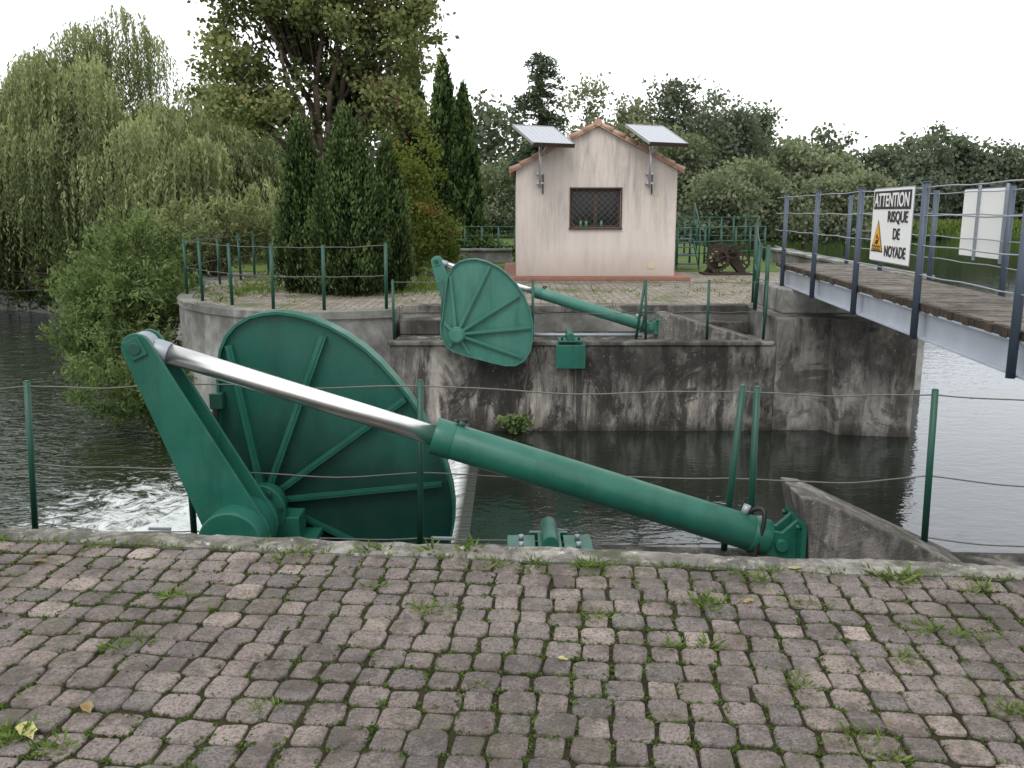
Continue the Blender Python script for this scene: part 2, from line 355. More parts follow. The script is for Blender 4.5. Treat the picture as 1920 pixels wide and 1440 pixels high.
for j in range(35):
    ro_=.75*ro_+rr(.016); rowoffs.append(ro_)
    for i in range(-43,44):
        cj=.008*math.sin(i*.37+j*.9)+.006*math.sin(i*1.1-j*.35)
        c0=O+e1*(i*p+rr(.0035)+ro_)-e2*((j+.5)*p+rr(.0035)+cj)
        if c0.y<-.3: continue
        even=(i+j)%2==0
        h,ch=(.0608,.026) if even else (.0455,.014)
        hx=h*(1+rr(.04)); hy=(h*.985 if even else h*1.08)*(1+rr(.035)); rot=rr(.07); z0=rr(.004); tx=rr(.04); ty=rr(.04)
        m2=ch*.30
        prof=[]
        for (sx_,sy_) in((1,-1),(1,1),(-1,1),(-1,-1)):
            A_=(sx_*(hx-ch),sy_*hy); C_=(sx_*hx,sy_*(hy-ch)); B_=(sx_*(hx-m2),sy_*(hy-m2))
            prof += [A_,B_,C_] if sx_*sy_<0 else [C_,B_,A_]
        b=len(V); ca,sa=math.cos(rot),math.sin(rot); np_=12
        jit=[(rr(.0032),rr(.0032)) for _ in prof]
        for sc,z in((1,-.03),(1,-.0075),(.975,-.0020),(.935,-.0002),(.80,0)):
            for (a,d),(ja,jd) in zip(prof,jit):
                a2=a*sc+ja;d2=d*sc+jd; a3=a2*ca-d2*sa; d3=a2*sa+d2*ca
                q=c0+e1*a3+e2*d3; V.append((q.x,q.y,z+z0+a3*tx+d3*ty))
        for r_ in range(4):
            for k in range(np_): F.append((b+np_*r_+k,b+np_*r_+(k+1)%np_,b+np_*r_+np_+(k+1)%np_,b+np_*r_+np_+k))
        F.append(tuple(b+4*np_+k for k in range(np_)))
        tv=min(1,max(0,random.gauss(.45,.28))); T+= [tv]*(5*np_)
pavo=mesh_obj('paver_pavement',V,F,M_pav,smooth=True)
a=pavo.data.attributes.new('tint','FLOAT','POINT'); a.data.foreach_set('value',T)

# ------------------------------------------------------------ foliage tools
def unit(v): return v/np.maximum(np.linalg.norm(v,axis=1,keepdims=True),1e-9)
def leaves(name,C,tint,size,asp,mat,parent=None,A=None,jit=.35):
    C=np.asarray(C,float); n_=len(C)
    if A is None: A=unit(R.normal(size=(n_,3)))
    B=unit(np.cross(A,unit(R.normal(size=(n_,3)))))
    s=(np.asarray(size)*np.ones(n_)*(1+jit*R.uniform(-1,1,n_)))[:,None]
    P=np.empty((n_,4,3)); P[:,0]=C-A*s*.5; P[:,1]=C+B*s*asp*.5; P[:,2]=C+A*s*.5; P[:,3]=C-B*s*asp*.5
    me=bpy.data.meshes.new(name); me.vertices.add(n_*4); me.vertices.foreach_set('co',P.reshape(-1))
    me.loops.add(n_*4); me.loops.foreach_set('vertex_index',np.arange(n_*4,dtype=np.int32))
    me.polygons.add(n_); me.polygons.foreach_set('loop_start',np.arange(0,n_*4,4,dtype=np.int32))
    me.polygons.foreach_set('loop_total',np.full(n_,4,dtype=np.int32))
    at=me.attributes.new('tint','FLOAT','POINT'); at.data.foreach_set('value',np.repeat(np.clip(tint,0,1),4))
    me.update(calc_edges=True); me.materials.append(mat)
    return link(bpy.data.objects.new(name,me),parent)
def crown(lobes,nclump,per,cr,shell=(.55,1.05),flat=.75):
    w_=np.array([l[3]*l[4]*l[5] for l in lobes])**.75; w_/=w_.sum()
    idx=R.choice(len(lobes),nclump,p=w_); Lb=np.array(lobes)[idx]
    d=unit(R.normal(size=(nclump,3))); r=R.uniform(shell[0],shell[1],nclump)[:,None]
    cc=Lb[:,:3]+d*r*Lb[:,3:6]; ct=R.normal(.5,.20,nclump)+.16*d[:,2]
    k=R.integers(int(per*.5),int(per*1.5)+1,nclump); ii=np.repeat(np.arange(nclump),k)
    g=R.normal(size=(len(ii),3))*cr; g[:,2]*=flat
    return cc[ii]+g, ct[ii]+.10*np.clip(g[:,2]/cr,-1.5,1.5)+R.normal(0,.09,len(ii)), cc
def limbs(base,targets,r0,fork=.4,n_=5):
    segs=[]
    base=Vector(base)
    for tg in targets:
        tg=Vector(tg); prev=base.copy()
        for k in range(1,n_+1):
            f=k/n_; q=base.lerp(tg,f); q.x+=rr(.1)*(tg-base).length*.25; q.y+=rr(.1)*(tg-base).length*.25
            segs.append((prev,q,r0*(1-(k-1)/n_*.85),r0*(1-f*.85))); prev=q
    return segs

LW=mat_leaf('willow_leaf',[(0,(.045,.063,.029)),(.5,(.160,.190,.092)),(1,(.33,.36,.19))],.3)
LS=mat_leaf('shrub_leaf',[(0,(.032,.052,.020)),(.5,(.110,.158,.058)),(1,(.21,.27,.115))])
LM=mat_leaf('maple_leaf',[(0,(.048,.066,.030)),(.4,(.135,.165,.068)),(.75,(.25,.275,.12)),(.92,(.26,.25,.12)),(1,(.18,.11,.085))])
LT=mat_leaf('thuja_leaf',[(0,(.012,.020,.009)),(.5,(.036,.058,.021)),(1,(.105,.150,.055))],.12)
LC=mat_leaf('conifer_leaf',[(0,(.03,.05,.03)),(.5,(.075,.105,.065)),(1,(.13,.17,.09))],.2)
LD=mat_leaf('distant_leaf_haze',[(0,(.080,.098,.064)),(.5,(.148,.175,.115)),(1,(.24,.262,.17))])  # haze is mixed into the colour: paler, greyer leaves
LDd=mat_leaf('distant_leaf_dark_haze',[(0,(.066,.082,.062)),(.5,(.110,.134,.096)),(1,(.175,.198,.142))])  # darker trees, with distance haze also put into the leaf colour
LG=mat_leaf('grass_blade',[(0,(.05,.078,.022)),(.5,(.110,.165,.042)),(1,(.22,.27,.09))])
LV=mat_leaf('vine_leaf',[(0,(.06,.09,.02)),(.5,(.16,.20,.055)),(.9,(.28,.29,.09)),(1,(.20,.08,.05))])

def willow(cx,cy,z0,rad,h,nstr,nb,name='weeping_willow'):
    tr=empty(name)
    segs=[((cx,cy,z0),(cx+.2,cy,z0+h*.35),.45,.34)]
    nb_=nb
    bl=unit(R.normal(size=(nb_,3))); bl[:,2]=np.abs(bl[:,2])
    br_=R.uniform(.55,1.05,nb_)
    bc=np.stack([cx+bl[:,0]*rad*br_,cy+bl[:,1]*rad*br_,z0+h*.40+bl[:,2]*h*.57*br_],1)
    bt=R.normal(.52,.15,nb_)
    tg=[tuple(bc[i]) for i in range(0,nb_,3)]
    segs+=limbs((cx+.2,cy,z0+h*.33),tg,.14); tubes('trunk',segs,M_bark,tr,8)
    P=[];T_=[];A=[]
    for i in range(nstr):
        k=R.integers(nb_); g=R.normal(size=3); s0=bc[k]+g*np.array([.46,.46,.14])
        out=(s0[:2]-np.array([cx,cy])); out/=max(1e-3,np.linalg.norm(out))
        s0[2]-= .42*(g[0]**2+g[1]**2)*.5
        ln=min(s0[2]-(z0+.1),R.uniform(.8,3.4)*max(.3,(1.2-.25*abs(g[0])))); m=int(ln/.072)
        if m<4: continue
        u_=np.linspace(0,1,m); a0=R.uniform(.05,.5)
        x=s0[0]+out[0]*a0*np.sqrt(u_)+.05*np.sin(u_*4+g[0]); y=s0[1]+out[1]*a0*np.sqrt(u_); z=s0[2]+.15*np.sin(u_*2.2)*(1-u_)-ln*u_**1.25
        pt=np.stack([x,y,z],1)+R.normal(size=(m,3))*.028; P.append(pt)
        T_.append(bt[k]+R.normal(0,.13)+R.normal(0,.06,m)-.62*u_+.30)  # lit strands and shaded gaps painted into tint, darker towards the ends
        aa=np.tile(np.array([0,0,-1.]),(m,1))+R.normal(size=(m,3))*.38; A.append(unit(aa))
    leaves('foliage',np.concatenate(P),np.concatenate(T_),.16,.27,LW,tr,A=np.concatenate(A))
willow(-13.2,31.5,-.6,4.3,8.9,6200,74)
willow(-20.5,35,-1.2,4.6,8.1,4200,58)
willow(-9.2,27,-.3,2.4,5.4,2200,30)
willow(-17.2,32,-1.2,2.8,5.8,1900,24)

tr=empty('maple_tree')
base=Vector((-3.9,18.6,0)); tg=[(-5.9,18.4,5.0),(-5.1,19,6.9),(-3.9,18.2,7.7),(-2.8,18.6,6.9),(-2.0,19,5.6),(-4.6,17.6,5),(-3.3,18,5.6),(-5.9,18.5,4.0),(-2.2,18.1,4.4)]
segs=[(base,(-3.85,18.6,2.2),.17,.13)]+limbs((-3.85,18.6,2.1),tg,.085,n_=6); tubes('trunk',segs,M_bark,tr,8)
lob=[(-4.1,18.6,5.7,1.9,1.5,1.3),(-5.6,18.6,4.2,1.0,1.2,.85),(-2.5,18.6,4.9,1.0,1.2,1.2),(-3.2,18.6,6.9,1.3,1.2,1.1),(-4.9,18.4,3.5,1.3,1,.6),(-2.4,18.2,3.5,.75,.8,.6),(-5.3,18.6,6.0,1.1,1.0,.8),(-1.9,18.6,5.9,.7,.8,.8)]
C,T_,cc=crown(lob,500,72,.15,(.3,1.12)); T_=T_*.85+.10+.16*np.clip((C[:,2]-5.2)/3,0,1)*R.uniform(0,1.6,len(T_))
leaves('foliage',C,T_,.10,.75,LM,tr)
n0=len(segs)
for i in range(0,len(cc),6): segs.append((Vector((-3.9+(cc[i][0]+3.9)*.45,18.6,2.5+(cc[i][2]-2.5)*.55)),Vector(cc[i]),.02,.006))
tubes('twigs',segs[n0:],M_bark,tr,5)
C2,T2,_=crown([(-3.4,19.4,4.0,1.0,.6,1.3),(-4.4,19.2,5.0,1.0,.6,.9)],80,80,.2,(0,.9)); leaves('inner_foliage',C2,T2*.5,.12,.75,LM,tr)

def conifer_column(name,x,y,z0,h,r,nl,ls,tops=1,mat=LT,wob=.12):
    tr=empty(name); V=[];F=[];sg=18;rings=12
    prof=lambda t: (min(1,(t/.10)**.5)*.93 if t<.10 else 1)*(1-max(0,(t-.22)/.78)**1.6)
    for i in range(rings+1):
        t=i/rings
        for k in range(sg):
            a=2*math.pi*k/sg; q=r*prof(t)*.76*(1+.08*math.sin(3*a+x*7+t*4)); V.append((x+q*math.cos(a),y+q*math.sin(a),z0+.05+t*h*.93))
    for i in range(rings):
        for k in range(sg): F.append((sg*i+k,sg*i+(k+1)%sg,sg*(i+1)+(k+1)%sg,sg*(i+1)+k))
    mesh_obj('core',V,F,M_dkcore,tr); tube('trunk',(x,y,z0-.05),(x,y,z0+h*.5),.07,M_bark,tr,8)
    per=34; ng=int(nl/per); gt=R.uniform(0,1,ng)**.85; ga=R.uniform(0,2*np.pi,ng)
    pr_=np.array([prof(t) for t in gt]); rf=R.uniform(.76,1.14,ng); rad=r*pr_*rf*(1+wob*np.sin(3*ga+x*7+gt*5))+.02
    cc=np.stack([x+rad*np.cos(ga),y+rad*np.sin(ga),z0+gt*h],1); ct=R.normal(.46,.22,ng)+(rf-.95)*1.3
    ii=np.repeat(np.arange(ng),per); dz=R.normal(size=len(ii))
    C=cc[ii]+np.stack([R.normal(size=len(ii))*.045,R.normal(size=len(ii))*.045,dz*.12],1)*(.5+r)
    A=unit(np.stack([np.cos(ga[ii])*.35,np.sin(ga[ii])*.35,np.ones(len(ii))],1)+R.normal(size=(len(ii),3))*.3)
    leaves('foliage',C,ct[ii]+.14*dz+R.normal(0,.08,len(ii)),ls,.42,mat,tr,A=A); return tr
conifer_column('thuja',-3.84,16.5,0,2.98,.47,19000,.085)
conifer_column('thuja',-2.95,16.1,0,3.0,.70,32000,.085)
conifer_column('thuja',-2.30,16.6,0,2.65,.40,10000,.085)
for (x,y,h,r) in((-2.3,30.5,6.3,.72),(-1.60,30,5.3,.60),(-3.35,30.5,6.7,.76)):
    conifer_column('cypress_tree',x,y,0,h,r,16000,.15,wob=.2)
tr=empty('vine_shrub'); C,T_,cc=crown([(-2.15,20.5,1.0,.75,.6,1.0),(-2.2,20.5,2.4,.55,.5,.9),(-1.6,21,.7,.5,.5,.7)],110,70,.12,(.3,1.15)); leaves('foliage',C,T_-.02,.09,.7,LV,tr)
tubes('trunk',[((-2.2,20.5,0),(-2.3,20.5,2.2),.05,.03),((-2.2,20.5,.6),(-1.8,20.7,1.6),.03,.015)],M_bark,tr,8)
tr=empty('spruce_tree'); sx,sy=1.0,33.; H=7.2
segs=[((sx,sy,0),(sx,sy,H),.14,.015)];P=[];T_=[];A=[]
for i in range(110):
    f=.10+.88*i/110; zb=H*f; ln=(1-f)**.55*1.75*random.uniform(.5,1.2)+.12; a=random.uniform(0,6.28)
    d=np.array([math.cos(a),math.sin(a),0]); m=int(ln/.010)+18; u_=R.uniform(.05,1,m)
    pts=np.array([sx,sy,zb])+d*(u_*ln)[:,None]; pts[:,2]+= .12*ln*np.sin(u_*3)-.10*ln*u_**2
    segs.append(((sx,sy,zb),tuple(np.array([sx,sy,zb])+d*ln*.9),.022,.006))
    pts+=R.normal(size=(m,3))*np.array([.09,.09,.04]); pts[:,2]-=R.uniform(0,.16,m)
    P.append(pts);T_.append(R.normal(.5,.18,m)+random.gauss(0,.1));A.append(unit(d*.6+R.normal(size=(m,3))*.5))
tubes('trunk',segs,M_bark,tr,6); leaves('foliage',np.concatenate(P),np.concatenate(T_),.17,.35,LC,tr,A=np.concatenate(A))

def shrub(name,lob,ncl,per,cr,ls,asp,mat,stemsbase,shoots=0):
    tr=empty(name); C,T_,cc=crown(lob,ncl,per,cr,(.35,1.1))
    A=unit(R.normal(size=C.shape)+np.array([0,0,.5])); segs=[]
    if shoots:
        Ps=[C];Ts=[T_];As=[A]
        for _ in range(shoots):
            l=lob[R.integers(len(lob))]; d=unit(R.normal(size=(1,3)))[0]; d[2]=abs(d[2]); d[1]-=.2
            s0=np.array(l[:3])+d*np.array(l[3:6])*.8; dr=unit(np.array([[d[0]*.7,d[1]*.7,.9]])+R.normal(size=(1,3))*.15)[0]
            ln=R.uniform(.3,.8); m=46; u_=R.uniform(0,1,m); pts=s0+dr*(u_*ln)[:,None]; pts[:,2]-=.12*u_**2; pts+=R.normal(size=(m,3))*.03
            Ps.append(pts);Ts.append(R.normal(.65,.12,m)+.15*u_);As.append(unit(R.normal(size=(m,3))*.6+dr)); segs.append((s0,s0+dr*ln*.9,.006,.003))
        C=np.concatenate(Ps);T_=np.concatenate(Ts);A=np.concatenate(As)
    leaves('foliage',C,T_,ls,asp,mat,tr,A=A)
    tgs=[tuple(cc[i]) for i in range(0,len(cc),max(1,len(cc)//26))]
    tubes('stems',limbs(stemsbase,tgs,.035,n_=4)+segs,M_bark,tr,6)
shrub('willow_shrub',[(-6.5,14.9,-1.35,.95,1.0,.8),(-7.1,16,-.5,1.0,1.1,1.2),(-6.6,16.4,.1,.8,.9,.9),(-5.9,14.7,-1.65,.65,.6,.6),(-7.7,16,-.1,.4,.6,.5),(-6.9,16.0,.8,.3,.4,.5),(-7.9,16,-.9,.4,.5,.3)],330,85,.12,.10,.33,LS,(-6.4,15.6,-2.2),150)
shrub('willow_shrub',[(-7.2,20.5,.8,1.2,.9,.8),(-6.2,20.8,1.0,.6,.6,.65),(-8.3,21,.2,1,.9,1)],190,80,.14,.11,.36,LW,(-7.0,21,-.3),80)
shrub('bank_bush',[(-10.5,25,-.4,2.2,1.3,1.2),(-13.5,29,-.5,2.5,1.3,1.4),(-18,33,-.8,3.2,1.3,1.3),(-24,35,-1,3,1.2,1.2)],340,80,.22,.17,.4,LS,(-12,28,-.8),60)
shrub('bank_bush',[(-1.2,27,.2,1.2,.6,.6),(-3.2,24.5,.3,1.0,.7,.7)],120,70,.16,.12,.6,LT,(-2,26,0))
def bigtree(x,y,z0,h,r,mat,name='deciduous_tree',ls=.3,ncl=150,per=42,skew=0):
    tr=empty(name); lob=[]
    for k in range(9):
        f=random.uniform(.18,.9); q=r*(1-abs(f-.45)*.9)*.62
        a=random.uniform(0,6.28); lob.append((x+math.cos(a)*r*.5,y+math.sin(a)*r*.3,z0+h*f,q,q,h*.15))
    lob.append((x,y,z0+h*.5,r*.75,r*.6,h*.38))
    C,T_,cc=crown(lob,ncl,per,ls*1.5,(.3,1.05)); leaves('foliage',C,T_+skew,ls,.75,mat,tr)
    tubes('trunk',[((x,y,z0-.3),(x,y,z0+h*.45),h*.022,h*.013)]+limbs((x,y,z0+h*.4),[l[:3] for l in lob],h*.009,n_=3),M_bark,tr,6)
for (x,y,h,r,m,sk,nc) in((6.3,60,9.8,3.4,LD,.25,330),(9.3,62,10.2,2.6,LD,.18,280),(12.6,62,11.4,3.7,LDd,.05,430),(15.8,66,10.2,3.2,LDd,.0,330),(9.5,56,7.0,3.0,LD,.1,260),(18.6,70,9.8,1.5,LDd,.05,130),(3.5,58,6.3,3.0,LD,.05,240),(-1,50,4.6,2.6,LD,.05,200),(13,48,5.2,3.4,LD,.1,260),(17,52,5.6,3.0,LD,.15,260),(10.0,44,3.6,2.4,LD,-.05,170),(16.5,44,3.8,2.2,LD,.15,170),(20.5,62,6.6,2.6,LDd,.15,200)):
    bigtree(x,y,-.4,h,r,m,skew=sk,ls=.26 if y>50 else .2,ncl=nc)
lob=[]
for k in range(60):
    x=20+k*2.5+rr(1.0); h=random.uniform(10.0,12.6); y=108+rr(4)
    lob.append((x,y,-1+h*.66,2.3,2.0,h*.33)); lob.append((x+rr(1.5),y-2.5,-1+h*.30,2.4,1.8,h*.30)); lob.append((x+rr(1.5),y-1,-1+h*.5,2.0,1.8,h*.25))
C,T_,cc=crown(lob,6600,30,.60,(.35,1.06)); T_=T_+.10*np.sin(C[:,0]*.45)+.05
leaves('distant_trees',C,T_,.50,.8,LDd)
lob=[]
for k in range(30):
    x=-95+k*3.4; lob.append((x,75+rr(3),5.0+rr(1.2),3.4,2.2,5.2))
for k in range(16):
    x=-14+k*2.4; lob.append((x,82+rr(3),2.8+rr(.5),2.6,2.0,3.4))
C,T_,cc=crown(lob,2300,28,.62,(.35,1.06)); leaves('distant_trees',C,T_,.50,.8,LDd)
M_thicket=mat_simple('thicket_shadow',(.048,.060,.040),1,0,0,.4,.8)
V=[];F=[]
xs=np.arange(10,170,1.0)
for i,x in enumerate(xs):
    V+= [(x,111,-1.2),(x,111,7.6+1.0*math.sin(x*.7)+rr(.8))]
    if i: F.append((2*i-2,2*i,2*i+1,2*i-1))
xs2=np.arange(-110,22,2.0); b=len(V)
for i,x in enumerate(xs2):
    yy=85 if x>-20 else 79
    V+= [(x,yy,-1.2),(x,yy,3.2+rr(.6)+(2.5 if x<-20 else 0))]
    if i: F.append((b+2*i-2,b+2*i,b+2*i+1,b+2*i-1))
mesh_obj('thicket_shade_sheet',V,F,M_thicket,recalc=False)  # flat dark sheet fills gaps behind the trees with painted shade
C=np.stack([R.uniform(14,60,9000),R.uniform(98,104,9000),R.uniform(-1.2,.5,9000)],1)
leaves('far_reeds',C,R.normal(.6,.15,9000),.5,.25,LG,A=unit(np.tile(np.array([0,0,1.]),(9000,1))+R.normal(size=(9000,3))*.3))

# ------------------------------------------------------------ sluice gate mechanisms
def mechanism(name,G,hub,yd,back,outline,ribs,Yarm,T,S,E,barS,bar_r,rod_r,armw,ydir,flange_x,R_=1.18,far=False,GD=None):
    g=empty(name); hx,hz=hub; GD=GD or G
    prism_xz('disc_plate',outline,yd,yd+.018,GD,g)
    n_=len(outline); V=[];F=[]
    cx=sum(p_[0] for p_ in outline)/n_; cz=sum(p_[1] for p_ in outline)/n_
    for (x,z) in outline:
        d=Vector((x-cx,z-cz)).normalized()*.018
        V+= [(x,yd-.035,z),(x+d.x,yd-.035,z+d.y),(x+d.x,yd+back,z+d.y),(x,yd+back,z)]
    for i in range(n_):
        j=(i+1)%n_
        for k in range(4): F.append((4*i+k,4*i+(k+1)%4,4*j+(k+1)%4,4*j+k))
    mesh_obj('disc_rim',V,F,G,g)
    for i,(rx,rz,rh) in enumerate(ribs):
        d=Vector((rx-hx,rz-hz)); L_=d.length; d.normalize(); pn=Vector((-d.y,d.x))*.010
        a=Vector((hx,hz))+d*.10; b=Vector((rx,rz)); q=[(a,rh*1.3),(b,rh*.8)]
        V=[]
        for (pt,hh) in q:
            for sgn in(-1,1):
                for yy in(yd-hh,yd+.002): V.append((pt.x+pn.x*sgn,yy,pt.y+pn.y*sgn))
        F=[(0,1,3,2),(4,6,7,5),(0,2,6,4),(1,5,7,3),(0,4,5,1),(2,3,7,6)]
        mesh_obj('rib_%d'%(i+1),V,F,G,g)
        V=[]; wv=pn*3.0
        for (pt,hh) in q:
            for sgn in(0.2,1):
                for yy in(yd-hh-.006,yd-hh+.002): V.append((pt.x+wv.x*sgn,yy,pt.y+wv.y*sgn))
        mesh_obj('rib_flange_%d'%(i+1),V,F,G,g)
    ya,yb=sorted((Yarm,yd))
    tube('shaft',(hx,ya-.05,hz),(hx,yb,hz),.075,G,g,28)
    tube('hub_boss',(hx,yd-.10,hz),(hx,yd-.002,hz),.115,G,g,28,bevel=.008)
    if not far:
        ym=(ya+yb)/2+.07
        tube('bearing_housing',(hx+.02,ym-.09,hz+.02),(hx+.02,ym+.06,hz+.02),.135,G,g,32,bevel=.006)
        tube('bearing_flange',(hx+.02,ym-.11,hz+.02),(hx+.02,ym-.085,hz+.02),.165,G,g,32,bevel=.004)
        for k in range(8):
            a=k*math.pi/4+.2; bx=hx+.02+.14*math.cos(a); bz=hz+.02+.14*math.sin(a)
            tube('bolt_%d'%(k+1),(bx,ym-.135,bz),(bx,ym-.108,bz),.014,M_post,g,6)
        box('bearing_pedestal',hx-.08,hx+.26,ym-.10,ym+.08,-.52,hz-.02,G,g,.006)
        box('bearing_foot',hx-.18,hx+.36,ym-.13,ym+.10,-.50,-.455,G,g,.006)
        tube('collar',(hx-.01,Yarm-.24,hz),(hx-.01,Yarm+.15,hz),.175,G,g,36,bevel=.01)
    ax=Vector((T[0]-hx,T[1]-hz)); Ln=ax.length; ax.normalize(); pn=Vector((ax.y,-ax.x))
    w0,w1=armw
    def plate(nm,y0,y1):
        pts=[]
        Tt=Vector(T); Hh=Vector(hub)
        for k in range(13):
            a=math.pi*k/12; pts.append(Tt+pn*(w0*math.cos(a))+ax*(w0*math.sin(a)))
        for k in range(13):
            a=math.pi*k/12; pts.append(Hh-pn*(w1*math.cos(a))-ax*(w1*math.sin(a)))
        prism_xz(nm,[(q.x,q.y) for q in pts],y0,y1,G,g,.004)
    plate('arm_plate_front',Yarm-.10,Yarm-.078); plate('arm_plate_rear',Yarm+.078,Yarm+.10)
    c0=Vector(hub)+ax*Ln*.42
    obox('arm_web',(c0.x-pn.x*w1*.3,Yarm,c0.y-pn.y*w1*.3),(ax.x*Ln*.36,0,ax.y*Ln*.36),(0,.077,0),(pn.x*.008,0,pn.y*.008),G,g)
    obox('pin_keeper',(T[0],Yarm-.108,T[1]),(.055*ax.x,0,.055*ax.y),(.045*pn.x,0,.045*pn.y),(0,.008,0),G,g,.003)
    tube('pin',(T[0],Yarm-.125,T[1]),(T[0],Yarm+.11,T[1]),.034,M_post,g,20,bevel=.003)
    d=Vector((E[0]-T[0],0,E[1]-T[1])); D_=d.length; d.normalize()
    P=lambda s_:Vector((T[0],Yarm,T[1]))+d*s_
    sS=barS
    tube('rod_eye',(T[0],Yarm-.05,T[1]),(T[0],Yarm+.05,T[1]),rod_r*1.35,M_steel,g,24,bevel=.004)
    tube('piston_rod',P(.06),P(sS+.05),rod_r,M_chrome,g,40)
    tube('rod_collar',P(.07),P(.15),rod_r*1.12,M_steel,g,32,bevel=.003)
    tube('cylinder_barrel',P(sS+.001),P(D_),bar_r,G,g,48,bevel=.006)
    tube('gland',P(sS-.012),P(sS+.10),bar_r*1.03,G,g,48,bevel=.005)
    tube('end_cap',P(D_-.09),P(D_+.015),bar_r*1.03,G,g,48,bevel=.005)
    up=Vector((-d.z,0,d.x)); up = up if up.z>0 else -up
    q=P(sS+.12)+up*bar_r*.97
    tube('port_boss',q-up*.01,q+up*.03,.022,M_post,g,12); tube('port_elbow',q+up*.03-Vector((.03,0,0)),q+up*.03+Vector((.03,0,0)),.014,M_black,g,12)
    fx=flange_x; pe=P(D_+.015); mid=(fx-pe.x)
    for k,yy in enumerate((-.075,.045)):
        prism_xz('clevis_plate_%d'%(k+1),[(pe.x-.02,pe.z-bar_r*.7),(pe.x-.02,pe.z+bar_r*.7),(pe.x+mid*.45,pe.z+bar_r*.55),(fx,pe.z+bar_r*1.3),(fx,pe.z-bar_r*1.5),(pe.x+mid*.4,pe.z-bar_r*.9)],Yarm+yy,Yarm+yy+.03,G,g,.003)
    tube('clevis_pin',(pe.x+mid*.4,Yarm-.11,pe.z-.01),(pe.x+mid*.4,Yarm+.11,pe.z-.01),.035,G,g,20,bevel=.003)
    obox('anchor_plate',(fx+.013,Yarm,pe.z-.02),(.014,0,-.003),(0,.16,0),(0.0,0,bar_r*1.6),G,g,.003)
    for sy in(-.13,.13):
        for sz in(-1.3,1.1): tube('anchor_bolt',(fx-.03,Yarm+sy,pe.z+sz*bar_r),(fx,Yarm+sy,pe.z+sz*bar_r),.014,M_post,g,6)
    q0=P(D_-.16)+up*bar_r; hp=[]
    for k in range(17):
        t_=k/16; a=math.pi*t_
        hp.append(q0+Vector((.02+.07*math.sin(a*1.0)+.01*t_,-.10*t_-.02*math.sin(a),.09*math.sin(a*.9)-.30*t_*t_)))
    wire('hydraulic_hose',hp,.013,M_black,g)
    tube('hose_fitting',q0-up*.01,q0+up*.05,.022,M_steel,g,12)
    return g

k1=1/292.; hubn=(-1.55,-.30)
pxo=[(430,905),(431,800),(433,705),(440,668),(452,642),(470,622),(495,608),(520,602),(545,600),(575,604),(605,612),(635,625),(665,642),(695,664),(722,690),(747,720),(770,750),(790,782),(808,815),(824,850),(837,885),(846,920),(850,955),(849,990),(842,1030),(828,1070),(800,1115),(755,1160),(700,1200),(640,1225),(575,1235),(510,1220),(460,1170),(435,1080),(430,990)]
out_n=[(hubn[0]+(u-508)*k1, hubn[1]+(945-v)*k1) for u,v in pxo]
rb=[(457,655,.05),(627,640,.055),(768,756,.055),(832,915,.06),(800,1095,.05),(640,1205,.05),(500,1200,.05)]
ribs_n=[(hubn[0]+(u-508)*k1, hubn[1]+(945-v)*k1,h) for u,v,h in rb]
Tn=(-2.045,.765); En=(1.46,-.355)
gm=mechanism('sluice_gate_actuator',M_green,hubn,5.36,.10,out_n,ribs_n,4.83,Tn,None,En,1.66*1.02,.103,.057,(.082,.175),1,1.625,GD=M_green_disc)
box('lock_box',-1.86,-1.78,5.28,5.36,.30,.40,M_post,gm,.006)
wire('strap_cable',[(-1.83,5.3,.3),(-1.84,5.28,.05),(-1.9,5.28,-.15),(-1.93,5.28,-.4)],.02,M_black,gm)
k2=1/133.; hubf=(-.77,-.20)
pxf=[(833,590),(838,555),(843,520),(851,502),(863,491),(878,487),(895,486),(915,491),(935,501),(952,514),(968,532),(982,553),(992,578),(998,604),(998,632),(993,655),(982,672),(966,681),(948,681),(925,676),(900,669),(875,662),(852,655),(838,643),(830,625),(829,608)]
out_f=[(hubf[0]+(u-858)*k2, hubf[1]+(624-v)*k2) for u,v in pxf]
rbf=[(849,515,.05),(921,498,.05),(974,552,.055),(995,612,.055),(978,668,.05),(880,662,.04),(836,600,.04),(842,645,.04)]
ribs_f=[(hubf[0]+(u-858)*k2, hubf[1]+(624-v)*k2,h) for u,v,h in rbf]
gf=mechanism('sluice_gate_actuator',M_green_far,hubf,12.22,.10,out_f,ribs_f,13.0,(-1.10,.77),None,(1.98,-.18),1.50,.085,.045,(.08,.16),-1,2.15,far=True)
tube('hub_disc',(hubf[0],12.08,hubf[1]),(hubf[0],12.13,hubf[1]),.09,M_green_far,gf,24,bevel=.006)
box('shaft_pedestal',-.95,-.55,12.75,12.95,-.39,-.2,M_green_far,gf,.005)
tube('torque_tube',(-.2,12.75,-.28),(1.9,12.75,-.28),.025,M_steel,gf,12)
wb=empty('anchor_block'); prism_xz('wedge',[(1.60,-.06),(1.66,-.3),(1.70,-.8),(3.08,-.8),(3.08,-.72),(1.70,-.07)],4.66,5.06,M_wedge,wb,.012)
wb=empty('anchor_block'); prism_xz('wedge',[(2.18,.0),(2.14,-.385),(3.70,-.385),(2.30,.01)],12.72,13.3,M_wedge,wb,.012)
gl=empty('flap_gate_leaf'); prism_xz('leaf',[(-.60,-1.70),(-.66,-1.70),(-1.15,-2.6),(-1.0,-2.6)],5.5,12.28,M_post,gl)
M_fall,t,o=nt('falling_water'); n=N(t)
k=n.ramp(n.noise(5,8,.78,stretch=(.5,2.4,.3),dist=.4),[(.36,0.0),(.52,1.0)])
X=n.sep()[0]
k=n.math('MULTIPLY',k,n.ramp(n.math('MULTIPLY',n.math('SUBTRACT',-.5,X),2.0),[(.05,0.0),(.3,1.0)]))
